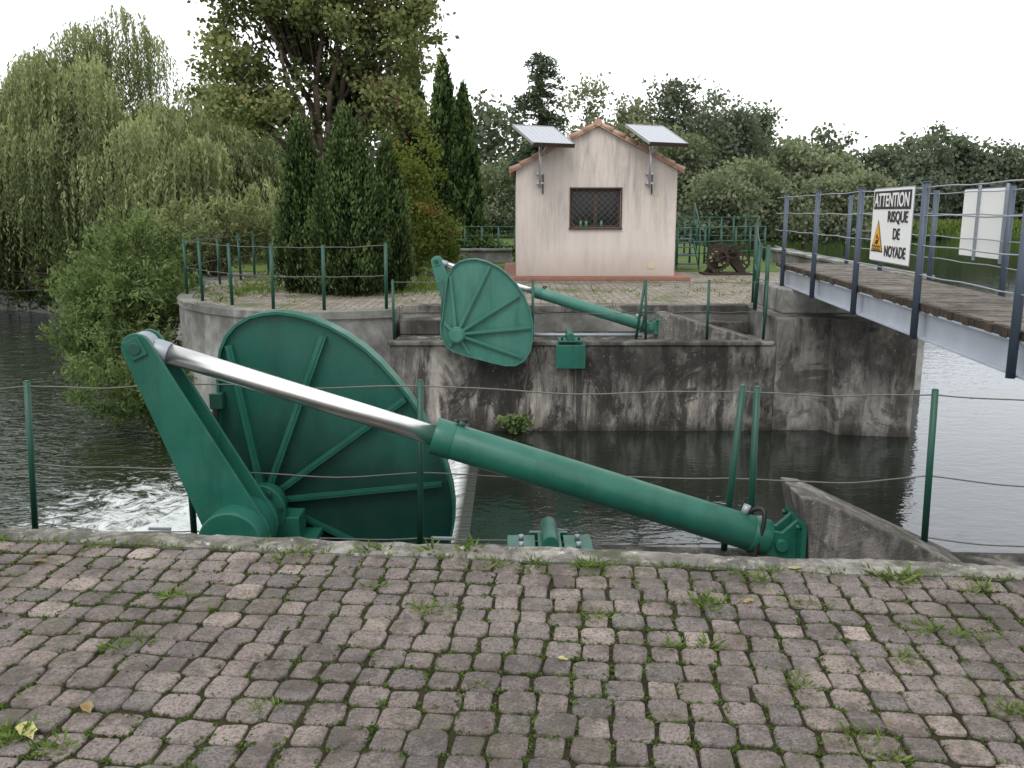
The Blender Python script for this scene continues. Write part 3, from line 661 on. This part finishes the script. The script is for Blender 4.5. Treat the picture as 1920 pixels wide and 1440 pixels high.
c=n.mix(k,(.03,.036,.028),(.78,.80,.80)); n.bsdf(o,c,.2,0,.5,n.bump(n.noise(9,5,.65,stretch=(.4,2.2,.3)),.8,.04))
V=[];F=[];prof=[(-.42,-1.6385),(-.55,-1.637),(-.68,-1.665),(-.80,-1.75),(-.90,-1.90),(-.98,-2.1),(-1.04,-2.32)]
ny=110
for j in range(ny+1):
    y=5.5+6.75*j/ny; wv=.05*math.sin(y*1.7)+.03*math.sin(y*4.1)
    for k_,(x,z) in enumerate(prof): V.append((x+(wv+rr(.02))*(k_>1),y,z+(rr(.012) if k_>2 else 0)))
for j in range(ny):
    for k_ in range(6): F.append((7*j+k_,7*j+k_+1,7*j+8+k_,7*j+7+k_))
mesh_obj('waterfall',V,F,M_fall,smooth=True,recalc=False)
def latch(x,y0,y1,z,G,far):
    g=empty('gate_latch'); r=.05
    if not far:
        tube('latch_tube',(x,y0,z+.05),(x,y1,z+.05),r,G,g,28,bevel=.006)
        for dx in(-.17,.17):
            box('foot_plate',x+dx-.085,x+dx+.085,y0+.02,y0+.28,z-.02,z+.005,G,g,.004)
            for yy in(.08,.2): tube('bolt',(x+dx,y0+yy,z+.005),(x+dx,y0+yy,z+.035),.016,M_steel,g,6)
        box('saddle',x-.07,x+.07,y0+.02,y0+.28,z-.02,z+.02,G,g,.004)
        box('hanger',x-.12,x+.12,y1-.02,y1+.02,z-.3,z,G,g,.004)
    else:
        box('hanger_box',x-.21,x+.21,12.28,12.40,-.70,-.36,G,g,.008)
        box('top_plate',x-.17,x+.17,12.3,12.75,-.325,-.30,G,g,.005)
        tube('latch_tube',(x,12.3,-.25),(x,12.9,-.25),.055,G,g,24,bevel=.005)
        for dx in(-.12,.12): tube('bolt',(x+dx,12.38,-.30),(x+dx,12.38,-.24),.018,M_post,g,6)
latch(.225,4.85,5.2,-.46,M_green,False); latch(.83,0,0,0,M_green,True)

# ------------------------------------------------------------ fences
def cable_fence(name,posts,mat,r,heights,wr,sagv=.02):
    g=empty(name)
    for i,(b,tp) in enumerate(posts):
        tube('post_%d'%(i+1),b,tp,r,mat,g,14)
        tpv=Vector(tp); tube('post_cap_%d'%(i+1),tpv,tpv+Vector((0,0,r*.35)),r*.98,mat,g,14,r2=r*.6)
    for hi,hf in enumerate(heights):
        pts=[]
        for i in range(len(posts)-1):
            a=Vector(posts[i][0]).lerp(Vector(posts[i][1]),hf); b=Vector(posts[i+1][0]).lerp(Vector(posts[i+1][1]),hf)
            sg=sag(a,b,sagv*random.uniform(.3,1.6)*(a-b).length,wob=.006*(a-b).length); pts+=sg if i==0 else sg[1:]
        wire('cable_%d'%(hi+1),pts,wr,M_cable,g)
    return g
zb=-.52
near=[((-4.7,5.44,zb),(-4.7,5.44,.46)),((-3.07,5.38,zb),(-3.01,5.36,.46)),((-1.98,5.20,zb),(-1.98,5.20,.51)),((-.56,5.08,zb),(-.54,5.08,.52)),((1.27,4.99,zb),(1.335,4.99,.505)),((1.42,4.98,zb),(1.415,4.98,.50)),((2.44,4.93,-.45),(2.42,4.93,.495)),((3.9,4.8,-.45),(3.9,4.8,.5))]
g=cable_fence('cable_fence',near,M_post,.0195,(.97,.46,.06),.0042,.022)
box('post_bracket',3.86,3.94,3.35,4.84,-.5,-.42,M_post,g)
obox('turnbuckle',(-.42,5.07,-.455),(.07,0,-.002),(0,.008,0),(0,0,.010),M_steel,g,.003)
obox('turnbuckle_2',(-2.2,5.22,-.45),(.07,0,-.002),(0,.008,0),(0,0,.010),M_steel,g,.003)
plat=[(-5.6,22),(-5.72,20.8),(-5.85,20.1),(-5.95,19.4),(-6.02,18.2),(-5.98,17.0),(-5.86,15.9),(-5.22,14.85),(-4.52,14.2),(-3.70,13.62),(-2.87,13.42),(-1.93,13.5)]
cable_fence('cable_fence',[((x,y,0),(x+rr(.02),y,1.0+rr(.02))) for x,y in plat],M_post,.026,(.97,.52),.006,.008)
cable_fence('cable_fence',[((x,12.72,-.4),(x+dx,12.72,.52)) for x,dx in((-1.72,0),(-1.02,.02),(.3,0),(1.80,.12),(1.95,-.02),(2.84,0),(3.66,.02))],M_post,.02,(.97,.5),.005,.012)
cable_fence('cable_fence',[((3.72,12.9,-.02),(3.72,12.9,1.0)),((3.76,13.6,0),(3.8,13.6,1.0)),((4.0,14.6,0),(4.0,14.6,1.3))],M_post,.03,(.97,.5),.006,.01)
def rail_fence(name,pts,h,mat,rails=(.98,.5)):
    g=empty(name)
    for i,(x,y) in enumerate(pts): tube('post_%d'%(i+1),(x,y,0),(x,y,h),.03,mat,g,10)
    for k,f in enumerate(rails):
        tubes('rail_%d'%(k+1),[((pts[i][0],pts[i][1],h*f),(pts[i+1][0],pts[i+1][1],h*f),.018) for i in range(len(pts)-1)],mat,g,8)
rail_fence('metal_railing',[(-2.4+i*.5,26.5) for i in range(6)],1.05,M_post,(.98,.72,.45))
rail_fence('metal_railing',[(4.1,24),(4.5,24.3),(5.0,25),(5.5,25.4),(6.1,26),(6.6,26.3),(7.1,26.6),(7.6,26.8)],1.05,M_post,(.98,.6,.3))
rail_fence('metal_railing',[(3.9+i*.42,31) for i in range(12)],1.3,M_post,(.98,.5))
bw=empty('low_stone_wall'); box('wall',-2.6,.0,25.6,25.9,.012,.36,M_concL,bw,.02); box('wall_cap',-2.65,.0,25.55,25.95,.362,.42,M_concL,bw,.01)
st=empty('access_steps')
for i in range(4): box('tread_%d'%(i+1),4.25,4.75,22.6+i*.25,22.83+i*.25,.15+i*.2,.18+i*.2,M_railp,st)
for x in(4.22,4.78):
    obox('stringer',(x,23.1,.42),(.012,0,0),(0,.55,.44),(0,-.02,.04),M_post,st)
    for i in(0,1): tube('handrail_post',(x,22.7+i*.8,.1+i*.6),(x,22.7+i*.8,1.1+i*.6),.02,M_post,st,8)
    tube('handrail',(x,22.7,1.1),(x,23.5,1.7),.02,M_post,st,8)
# old geared winch, wheels facing the platform
wn=empty('rusty_winch')
def gear(cx,cz,y,r,teeth):
    V=[];F=[];m=teeth*4
    for k in range(m):
        a=2*math.pi*k/m; ro=r*(1.0 if k%4<2 else .90)
        for r_,yy in((ro,y-.03),(ro,y+.03),(r*.74,y+.03),(r*.74,y-.03)): V.append((cx+r_*math.cos(a),yy,cz+r_*math.sin(a)))
    for k in range(m):
        for q in range(4): F.append((4*k+q,4*k+(q+1)%4,4*((k+1)%m)+(q+1)%4,4*((k+1)%m)+q))
    mesh_obj('gear_wheel',V,F,M_rust,wn)
    for k in range(3):
        a=k*math.pi/3+.4; tube('spoke',(cx-r*.8*math.cos(a),y,cz-r*.8*math.sin(a)),(cx+r*.8*math.cos(a),y,cz+r*.8*math.sin(a)),.018,M_rust,wn,8)
    tube('gear_hub',(cx,y-.05,cz),(cx,y+.05,cz),.05,M_rust,wn,12)
gear(4.85,.36,20.95,.29,22); gear(5.22,.55,20.97,.17,14); gear(5.0,.42,21.45,.33,24); gear(5.5,.30,21.2,.2,16)
tube('drum',(4.95,21.0,.40),(4.95,21.42,.40),.12,M_rust,wn,18)
tube('pinion_shaft',(5.22,20.8,.55),(5.22,21.5,.55),.025,M_rust,wn,10)
for y in(21.08,21.36): prism_xz('side_frame',[(4.6,.01),(4.75,.01),(5.0,.50),(5.45,.01),(5.6,.01),(5.28,.66),(5.1,.66)],y,y+.035,M_rust,wn)
tube('crank_arm',(5.22,20.8,.55),(5.42,20.8,.74),.018,M_rust,wn,8); tube('crank_handle',(5.42,20.8,.74),(5.42,20.62,.74),.018,M_rust,wn,8)
box('bed_frame',4.55,5.7,20.85,21.55,.008,.05,M_rust,wn)

# ------------------------------------------------------------ cabin
cb=empty('pump_house')
M_wall,t,o=nt('cabin_render'); n=N(t)
c=n.mix(n.noise(1.1,5),(.52,.46,.42),(.62,.555,.51))
z=n.sep()[2]
stk=n.ramp(n.noise(3.0,8,.78,stretch=(1.5,1,.17),dist=.3),[(.42,0.0),(.66,1.0)])
hi=n.ramp(n.math('MULTIPLY',z,.3),[(.15,.3),(.9,1.0)])
hi=n.math('MULTIPLY',hi,n.ramp(n.noise(.9,4,.6,off=(3,3,3)),[(.36,.3),(.60,1.0)]))
c=n.mix(n.math('MULTIPLY',n.math('MULTIPLY',stk,hi),.9),c,(.17,.16,.145))
lo=n.ramp(n.math('ADD',z,n.math('MULTIPLY',n.noise(4,6,.75,stretch=(1,1,.4)),.5)),[(.3,1.0),(.95,0.0)])
c=n.mix(n.math('MULTIPLY',lo,.5),c,(.25,.21,.17))
n.bsdf(o,c,.92,0,.15,n.bump(n.noise(60,4,.7),.4,.01))
M_tile=mat_simple('terracotta_tile',(.40,.25,.19),.85,0,.2,.4,4,.02)
M_plinth=mat_simple('plinth_tile',(.24,.12,.09),.8,0,.2,.3,6)
M_frame=mat_simple('window_frame',(.045,.025,.018),.6)
M_glass,t,o=nt('dark_glass'); n=N(t); n.bsdf(o,(.012,.012,.014),.06,0,.3)
x0,x1,yf,yk=.09,3.57,19.5,24.0; wx0,wx1,wz0,wz1=1.28,2.36,1.135,1.965; ev=2.36; rg=3.27; xm=(x0+x1)/2; wt=.2
box('wall_front_lower',x0,x1,yf,yf+wt,.09,wz0,M_wall,cb); box('wall_front_left',x0,wx0,yf,yf+wt,wz0,wz1,M_wall,cb)
box('wall_front_right',wx1,x1,yf,yf+wt,wz0,wz1,M_wall,cb)
prism_xz('wall_front_gable',[(x0,wz1),(x1,wz1),(x1,ev),(xm,rg),(x0,ev)],yf,yf+wt,M_wall,cb)
box('wall_left',x0,x0+wt,yf+wt,yk,.09,ev-.02,M_wall,cb); box('wall_right',x1-wt,x1,yf+wt,yk,.09,ev-.02,M_wall,cb)
prism_xz('wall_rear',[(x0,.09),(x1,.09),(x1,ev),(xm,rg),(x0,ev)],yk,yk+wt,M_wall,cb)
box('plinth_step',x0-.28,x1+.30,19.12,yk+.5,.006,.088,M_plinth,cb,.008)
sl=(rg-ev)/(xm-x0)
M_under=mat_simple('roof_underside',(.45,.33,.25),.9)
for sgn,nm in((-1,'left'),(1,'right')):
    xe=xm+sgn*(xm-x0+.13); ze=rg-sl*(xm-x0+.13)
    prism_xz('roof_slab_'+nm,[(xm,rg+.005),(xe,ze+.005),(xe,ze+.04),(xm,rg+.045)],yf-.10,yk+.35,M_under,cb)
    d=Vector((xe-xm,0,ze-rg)); Lr=d.length; d.normalize()
    segs=[]
    for j in range(24):
        y=yf-.06+j*.2
        for k in range(7):
            s0=k*Lr/7; s1=min(Lr,(k+1)*Lr/7+.05)
            a=Vector((xm,y,rg+.052+rr(.004)))+d*s0; b=Vector((xm,y,rg+.072+rr(.004)))+d*s1
            segs.append((a,b,.046,.066))
    tubes('roof_tiles_'+nm,segs,M_tile,cb,10)
tubes('ridge_tiles',[((xm,yf-.13+k*.42,rg+.07),(xm,yf+.32+k*.42,rg+.085),.08,.068) for k in range(11)],M_tile,cb,12)
fy=yf+.09
for a in((wx0,wx0+.06,wz0,wz1),(wx1-.06,wx1,wz0,wz1),(wx0+.06,wx1-.06,wz0,wz0+.06),(wx0+.06,wx1-.06,wz1-.06,wz1),((wx0+wx1)/2-.04,(wx0+wx1)/2+.04,wz0+.06,wz1-.06)):
    box('window_frame',a[0],a[1],fy,fy+.06,a[2],a[3],M_frame,cb)
box('window_glass',wx0+.05,wx1-.05,fy+.03,fy+.04,wz0+.05,wz1-.05,M_glass,cb)
box('window_sill',wx0-.04,wx1+.04,yf-.05,yf+.085,wz0-.035,wz0-.001,M_frame,cb)
for nm,a in(('jamb',(wx0-.03,wx0-.001,wz0,wz1+.03)),('jamb',(wx1+.001,wx1+.03,wz0,wz1+.03)),('lintel',(wx0,wx1,wz1+.001,wz1+.03))): box('window_'+nm,a[0],a[1],yf-.02,yf-.001,a[2],a[3],M_frame,cb)
segs=[]; W_=wx1-wx0; H_=wz1-wz0; stp=.135
for i in range(-int(H_/stp)-1,int(W_/stp)+int(H_/stp)+2):
    for sg_ in(1,-1):
        c_=i*stp
        xs_=[(c_+sg_*z_,z_) for z_ in np.linspace(0,H_,60) if 0<=c_+sg_*z_<=W_]
        if len(xs_)>3: segs.append(((wx0+xs_[0][0],yf+.05,wz0+xs_[0][1]),(wx0+xs_[-1][0],yf+.05,wz0+xs_[-1][1]),.0035))
M_grille=mat_simple('grille_wire',(.17,.17,.17),.6,.3)
tubes('window_grille',segs,M_grille,cb,5)
M_bot=mat_simple('green_bottle',(.07,.16,.08),.4)
for x in(1.50,1.62,1.95): tube('canister',(x,fy-.03,wz0+.002),(x,fy-.03,wz0+.15),.035,M_bot,cb,14,r2=.03); tube('canister_neck',(x,fy-.03,wz0+.15),(x,fy-.03,wz0+.19),.014,M_frame,cb,10)
M_vent=mat_simple('vent',(.50,.42,.28),.7)
box('air_vent',2.98,3.12,yf-.012,yf-.001,.25,.37,M_vent,cb); box('air_vent',3.06,3.18,yf-.012,yf-.001,1.82,1.93,M_vent,cb)
M_pv,t,o=nt('solar_cell'); n=N(t); n.bsdf(o,(.30,.32,.36),.10,0,1.0)  # pale base colour stands in for sky reflected in the glass
M_alu=mat_simple('aluminium',(.45,.46,.48),.4,.6)
def solar(xc,zc,px):
    g=empty('solar_panel'); wv=Vector((.85,.45,0)).normalized(); lv=Vector((.40,-.70,-.40)).normalized(); nv=wv.cross(lv).normalized()
    if nv.z<0: nv=-nv
    c=Vector((xc,19.15,zc)); hw,hl=.49,.47
    obox('panel_body',c,wv*hw,lv*hl,nv*.018,M_frame,g)
    obox('panel_glass',c+nv*.021,wv*(hw-.02),lv*(hl-.02),nv*.002,M_pv,g)
    for k in range(-3,4): obox('cell_line',c+nv*.0245+wv*(k*hw/4),wv*.003,lv*(hl-.03),nv*.001,M_alu,g)
    for s_ in(-1,1):
        obox('frame_side',c+wv*(hw*s_),wv*.010,lv*(hl+.010),nv*.028,M_alu,g)
    obox('frame_end',c-lv*hl,wv*(hw-.012),lv*.010,nv*.028,M_alu,g); obox('frame_end',c+lv*hl-nv*.012,wv*(hw+.01),lv*.010,nv*.042,M_frame,g)
    tube('mast',(px,19.36,1.98),(px,19.3,zc-.02),.028,M_alu,g,14)
    tube('strut',(px,19.32,zc-.42),(px+.2,19.1,zc-.1),.014,M_alu,g,8)
    for zz in(2.06,2.26): box('wall_bracket',px-.07,px+.07,19.34,19.498,zz,zz+.04,M_alu,g)
    tube('conduit',(px+.07,19.47,1.85),(px+.07,19.47,2.3),.012,M_rust,g,8)
solar(.66,3.05,.60); solar(3.04,3.06,2.95)

# ------------------------------------------------------------ footbridge
fb=empty('footbridge')
bx=lambda y:3.5+.092*(y-5.9)
bd=Vector((.092,1,0)).normalized(); bn=Vector((1,-.092,0)).normalized()
def bpt(y,off,z): return Vector((bx(y),y,z))+bn*off
def along(name,y0,y1,off,w_,z0,z1,mat,bev=0):
    a=bpt(y0,off,0);b=bpt(y1,off,0); c=(a+b)/2; c.z=(z0+z1)/2
    return obox(name,c,bn*w_,(b-a)/2,(0,0,(z1-z0)/2),mat,fb,bev)
Y0,Y1=1.0,14.3
along('beam_web',Y0,Y1,.05,.006,.37,.62,M_beam); along('beam_flange_top',Y0,Y1,.02,.035,.605,.62,M_beam); along('beam_flange_bottom',Y0,Y1,.02,.035,.365,.38,M_beam)
along('beam_far',Y0,Y1,1.05,.03,.37,.62,M_beam)
M_plank=mat_concrete('deck_timber',(.22,.20,.175),(.14,.125,.108),(.05,.045,.04),amount=.4,lichen=.3,scale=2)
M_plank2=mat_concrete('deck_timber_dark',(.105,.082,.062),(.065,.050,.038),(.03,.025,.02),amount=.4,lichen=.25,scale=3)
V=[];F=[]; y=Y0
while y<Y1:
    a=len(V); z1=.665+rr(.004); o0=.0+rr(.01)
    for zz in(.622,z1):
        for (yy,off) in((y,o0),(y+.135,o0),(y+.135,1.12),(y,1.12)): V.append(bpt(yy,off,zz))
    F+=[(a,a+3,a+2,a+1),(a+4,a+5,a+6,a+7),(a,a+1,a+5,a+4),(a+1,a+2,a+6,a+5),(a+2,a+3,a+7,a+6),(a+3,a,a+4,a+7)]
    y+=.144
mesh_obj('deck_planks',V,F,M_plank,fb)
V=[];F=[]; y=Y0
while y<Y1:
    a=len(V); o0=-.015+rr(.006); zt=.682+rr(.003); zl=.612+rr(.008); w_=.10+rr(.02)
    for zz in(zl,zt):
        for (yy,off) in((y,o0),(y+w_,o0),(y+w_,.045),(y,.045)): V.append(bpt(yy,off,zz))
    F+=[(a,a+3,a+2,a+1),(a+4,a+5,a+6,a+7),(a,a+1,a+5,a+4),(a+1,a+2,a+6,a+5),(a+2,a+3,a+7,a+6),(a+3,a,a+4,a+7)]
    y+=w_+.006
mesh_obj('edge_boards',V,F,M_plank2,fb)
for i,y in enumerate((2.2,4.1,6.0,7.9,9.8,11.7,13.6)):
    o=bpt(y,-.05,0); tube('rail_post_l%d'%i,(o.x,o.y,.36),(o.x,o.y,1.74),.032,M_railp,fb,16)
    tube('rail_cap_l%d'%i,(o.x,o.y,1.74),(o.x,o.y,1.752),.036,M_railp,fb,16)
for i,y in enumerate((3.2,5.1,7.0,8.95,10.9,12.8,14.5)):
    o=bpt(y,1.14,0); tube('rail_post_r%d'%i,(o.x,o.y,.36),(o.x,o.y,1.74),.032,M_railp,fb,16)
for off in(-.05,1.14):
    for k,z in enumerate((1.70,1.46,1.20,.94)):
        wire('rail_cable',[bpt(Y0+(Y1-Y0)*j/40,off,z+.006*math.sin(j*1.7+k)) for j in range(41)],.0060,M_steel,fb)
box('bridge_abutment',2.7,4.6,.7,1.6,-.02,.36,M_concL,fb,.02)

# ------------------------------------------------------------ signs
M_white=mat_simple('sign_white',(.80,.80,.78),.5,0,.4,.05,3)
M_ink=mat_simple('sign_black',(.02,.02,.022),.5)
M_yel=mat_simple('sign_orange',(.75,.36,.02),.5)
sg=empty('warning_sign')
sx=-bd; sn=sx.cross(Vector((0,0,1))).normalized()
org=bpt(9.17,-.10,1.01); SW,SH=1.12,.70
def sp(u_,v_,d_=0): return org+sx*u_+Vector((0,0,1))*v_+sn*d_
def srect(nm,u0,u1,v0,v1,d,mat,par=sg,th=.0015):
    c=sp((u0+u1)/2,(v0+v1)/2,d); return obox(nm,c,sx*((u1-u0)/2),Vector((0,0,(v1-v0)/2)),sn*th,mat,par)
srect('panel',0,SW,0,SH,0,M_white,th=.006); srect('panel_edge',-.012,SW+.012,-.012,SH+.012,-.0085,M_steel,th=.002)
srect('header',.03,SW-.02,SH-.195,SH-.02,.0085,M_ink)
def txt(body,u_,v_,size,mat,wid=None,d=.0115,bold=.003):
    cu=bpy.data.curves.new('text','FONT'); cu.body=body; cu.size=size; cu.extrude=.001; cu.offset=bold; cu.align_x='CENTER'
    cu.materials.append(mat); ob=bpy.data.objects.new('lettering_'+body.lower(),cu); COL.objects.link(ob)
    bpy.context.view_layer.update(); w_=ob.dimensions.x; sc=(wid/w_) if wid else 1
    m=Matrix.Identity(4); m.col[0]=(*(sx*sc),0); m.col[1]=(0,0,1,0); m.col[2]=(*sn,0); m.col[3]=(*sp(u_,v_,d),1)
    ob.matrix_world=m; ob.parent=sg
txt('ATTENTION',SW/2,SH-.168,.18,M_white,1.0)
txt('RISQUE',.77,.385,.145,M_ink,.56); txt('DE',.77,.225,.145,M_ink,.19); txt('NOYADE',.76,.055,.145,M_ink,.60)
def spoly(nm,pts,d,mat):
    n_=len(pts); V=[sp(a,b,d) for a,b in pts]+[sp(a,b,d-.002) for a,b in pts]
    mesh_obj(nm,V,[tuple(range(n_)),tuple(range(2*n_-1,n_-1,-1))]+[(i,(i+1)%n_,n_+(i+1)%n_,n_+i) for i in range(n_)],mat,sg)
spoly('triangle_border',[(.03,.085),(.40,.085),(.215,.40)],.0095,M_ink)
spoly('triangle_field',[(.055,.098),(.375,.098),(.215,.37)],.012,M_yel)
for i,zv in enumerate((.115,.145)):
    pts=[(.09+k*.25/16,zv+.010*math.sin(k*1.6)) for k in range(17)]
    pts=pts+[(a,b-.012) for a,b in reversed(pts)]; spoly('wave_%d'%(i+1),pts,.0145,M_ink)
spoly('swimmer_body',[(.15,.16),(.26,.165),(.24,.20),(.20,.205)],.0145,M_ink)
spoly('swimmer_head',[(.215+.022*math.cos(a),.235+.022*math.sin(a)) for a in np.linspace(0,5.8,14)],.0145,M_ink)
spoly('swimmer_arm',[(.25,.17),(.29,.225),(.28,.235),(.235,.19)],.0145,M_ink)
s2=empty('information_sign')
o2=bpt(10.25,1.2,1.02)
def p2(u_,v_,d_): return o2+sx*u_+Vector((0,0,1))*v_+bn*d_
obox('panel',p2(.6,.35,0),sx*.58,(0,0,.36),bn*.006,M_white,s2); obox('edge',p2(.6,.35,.009),sx*.595,(0,0,.375),bn*.002,M_railp,s2)
obox('support_rail_1',p2(.45,.35,-.02),sx*.015,(0,0,.40),bn*.012,M_steel,s2)
obox('support_rail_2',p2(1.1,.35,-.02),sx*.015,(0,0,.40),bn*.012,M_steel,s2)

# ------------------------------------------------------------ weeds, litter
P=[];T_=[];A=[];S=[]
def tuft(x,y,r,n_,h,z=0.0,flat=1.0):
    for _ in range(n_):
        a=random.uniform(0,6.28); q=r*abs(random.gauss(0,.6)); l=h*random.uniform(.3,1.2)
        d=np.array([math.cos(a)*random.uniform(.2,1.1),math.sin(a)*random.uniform(.2,1.1),random.uniform(.15,1.0)*flat]); d/=np.linalg.norm(d)
        P.append(np.array([x+q*math.cos(a),y+q*math.sin(a),z+.002])+d*l*.45); A.append(d); S.append(l); T_.append(random.gauss(.5,.24))
TW=[(-1.05,3.72,.12,80,.048),(-1.33,3.25,.06,40,.045),(-1.37,2.86,.08,50,.045),(-1.35,2.28,.10,90,.045),(-.30,3.12,.08,60,.04),(-.63,3.74,.06,40,.055),(0.0,3.55,.12,70,.045),(.37,3.58,.12,80,.05),(.36,3.08,.08,56,.036),(.84,3.16,.12,100,.045),(.62,2.85,.08,50,.045),(1.0,3.42,.11,70,.045),(1.14,3.2,.08,42,.036),(1.6,3.42,.08,56,.07),(1.58,2.96,.12,110,.04),(1.28,2.75,.10,80,.03),(.93,2.6,.10,80,.03),(1.45,2.45,.12,120,.03),(.98,2.3,.10,80,.03),(-.76,2.46,.05,34,.035),(-1.9,3.78,.08,40,.045),(-.2,3.74,.03,14,.10),(-.35,3.72,.03,14,.08),(1.9,3.3,.07,40,.045),(-1.45,2.35,.06,40,.04),(1.05,2.2,.08,40,.04),(-2.4,3.9,.06,30,.045),(-.1,2.6,.04,20,.03),(-.55,3.35,.05,26,.035),(1.75,2.6,.09,70,.03)]
for tt in TW:
    for q in range(4): tuft(tt[0]+rr(tt[2]),tt[1]+rr(tt[2]*.5),tt[2]*.5,int(tt[3]*.38),tt[4],flat=.7)
for _ in range(170):
    x=random.uniform(-3,3); tuft(x,cop(x,-.16+rr(.012)),.02,10,.03)
for _ in range(1700):
    x=random.uniform(-3.2,3.2); y=random.uniform(1.2,3.55)
    if random.random()> (.42+.24*x)*(.6+.6*math.sin(x*3+y*2.3)): continue
    jj=int((cop(x,-.165)-y)/p)
    if jj<0 or jj>=33: continue
    g_=((x-O.x)*e1.x+(y-O.y)*e1.y-rowoffs[jj])/p
    if random.random()<.5: q=O+e1*((math.floor(g_)+.5)*p+rowoffs[jj])-e2*((jj+random.random())*p)
    else: q=O+e1*(g_*p)-e2*((jj+1)*p)
    tuft(q.x,q.y,.013,8,.015,flat=.6)
leaves('pavement_weeds',np.array(P),np.array(T_),np.array(S),.18,LG,A=np.array(A),jit=.1)
P=[];T_=[]
for j in range(30):
    for i in range(-30,31):
        for k in range(16):
            ax_=random.random()<.5
            c0=O+e1*((i+(.5 if ax_ else rr(.5)))*p+rowoffs[j])-e2*((j+(1.0 if not ax_ else .5+rr(.5)))*p)
            m=.5+.5*math.sin(c0.x*2.1+1.3*math.sin(c0.y*3.1))*math.cos(c0.y*2.3+.8*c0.x)
            if random.random()<m*.75+.12: P.append((c0.x+rr(.009),c0.y+rr(.009),-.003+rr(.003))); T_.append(random.gauss(.16,.18))
P=np.repeat(np.array(P),5,axis=0); P=P+R.normal(size=P.shape)*np.array([.006,.006,.002])
leaves('joint_moss',P,np.repeat(np.array(T_),5),.011,.8,LG)
LF=mat_leaf('dry_leaf',[(0,(.10,.06,.035)),(.5,(.22,.15,.08)),(1,(.44,.42,.19))],.1)
nL=420
xy=np.stack([R.uniform(-2.6,2.6,nL),R.uniform(1.5,3.6,nL)],1); an=R.uniform(0,6.28,nL)
leaves('fallen_leaves',np.concatenate([xy,np.full((nL,1),.007)],1),R.uniform(0,.7,nL)**1.5,R.uniform(.006,.024,nL),.4,LF,A=unit(np.stack([np.cos(an),np.sin(an),R.uniform(-.2,.2,nL)],1)))
V=[];F=[];T2=[]
for (x,y,s_,tv) in((-1.42,2.33,.05,1.0),(1.20,3.52,.03,.8),(.92,3.2,.025,.7),(-2.05,3.6,.03,.5),(1.85,2.8,.03,.3),(-1.3,2.45,.035,.6),(.17,2.75,.02,.9)):
    a=random.uniform(0,6.28); b=len(V)
    for k in range(12):
        th=2*math.pi*k/12; r_=s_*(1 if k%2==0 else .86)*(1.25 if k==0 else 1); xx=r_*math.cos(th); yy=r_*.55*math.sin(th)
        V.append((x+xx*math.cos(a)-yy*math.sin(a),y+xx*math.sin(a)+yy*math.cos(a),.010+.25*abs(yy)+rr(.003))); T2.append(tv+rr(.1))
    V.append((x,y,.008)); T2.append(tv-.15)
    for k in range(12): F.append((b+k,b+(k+1)%12,b+12))
fl=mesh_obj('broad_fallen_leaves',V,F,LF,recalc=False); a_=fl.data.attributes.new('tint','FLOAT','POINT'); a_.data.foreach_set('value',T2)
P=[];T_=[];A=[];S=[]
for (cx,cy,sx_,sy_,n_) in((-4.9,17.2,.55,1.4,260),(-1.9,17.6,.5,1.0,240),(-4.2,19.5,1.2,1.2,200),(-1.6,19.5,.8,1.5,200),(1.0,17,2.2,1.5,60),(5.5,17,1.2,2,60)):
    for _ in range(n_): tuft(random.gauss(cx,sx_),random.gauss(cy,sy_),.08,10,.12)
leaves('platform_grass',np.array(P),np.array(T_),np.array(S),.12,LG,A=np.array(A))
hp=empty('wall_fern'); C,T_,cc=crown([(.02,12.2,-1.46,.20,.12,.11)],18,26,.045); leaves('foliage',C,T_+.1,.07,.4,LS,hp)
dp=empty('drain_pipe'); tube('pipe',(.16,12.36,-1.16),(.12,12.2,-1.40),.05,M_wedge,dp,16); wire('hanging_rope',[(.28,12.38,-.36),(.22,12.37,-.8),(.15,12.34,-1.16)],.012,M_bark,dp)
print('DONE')
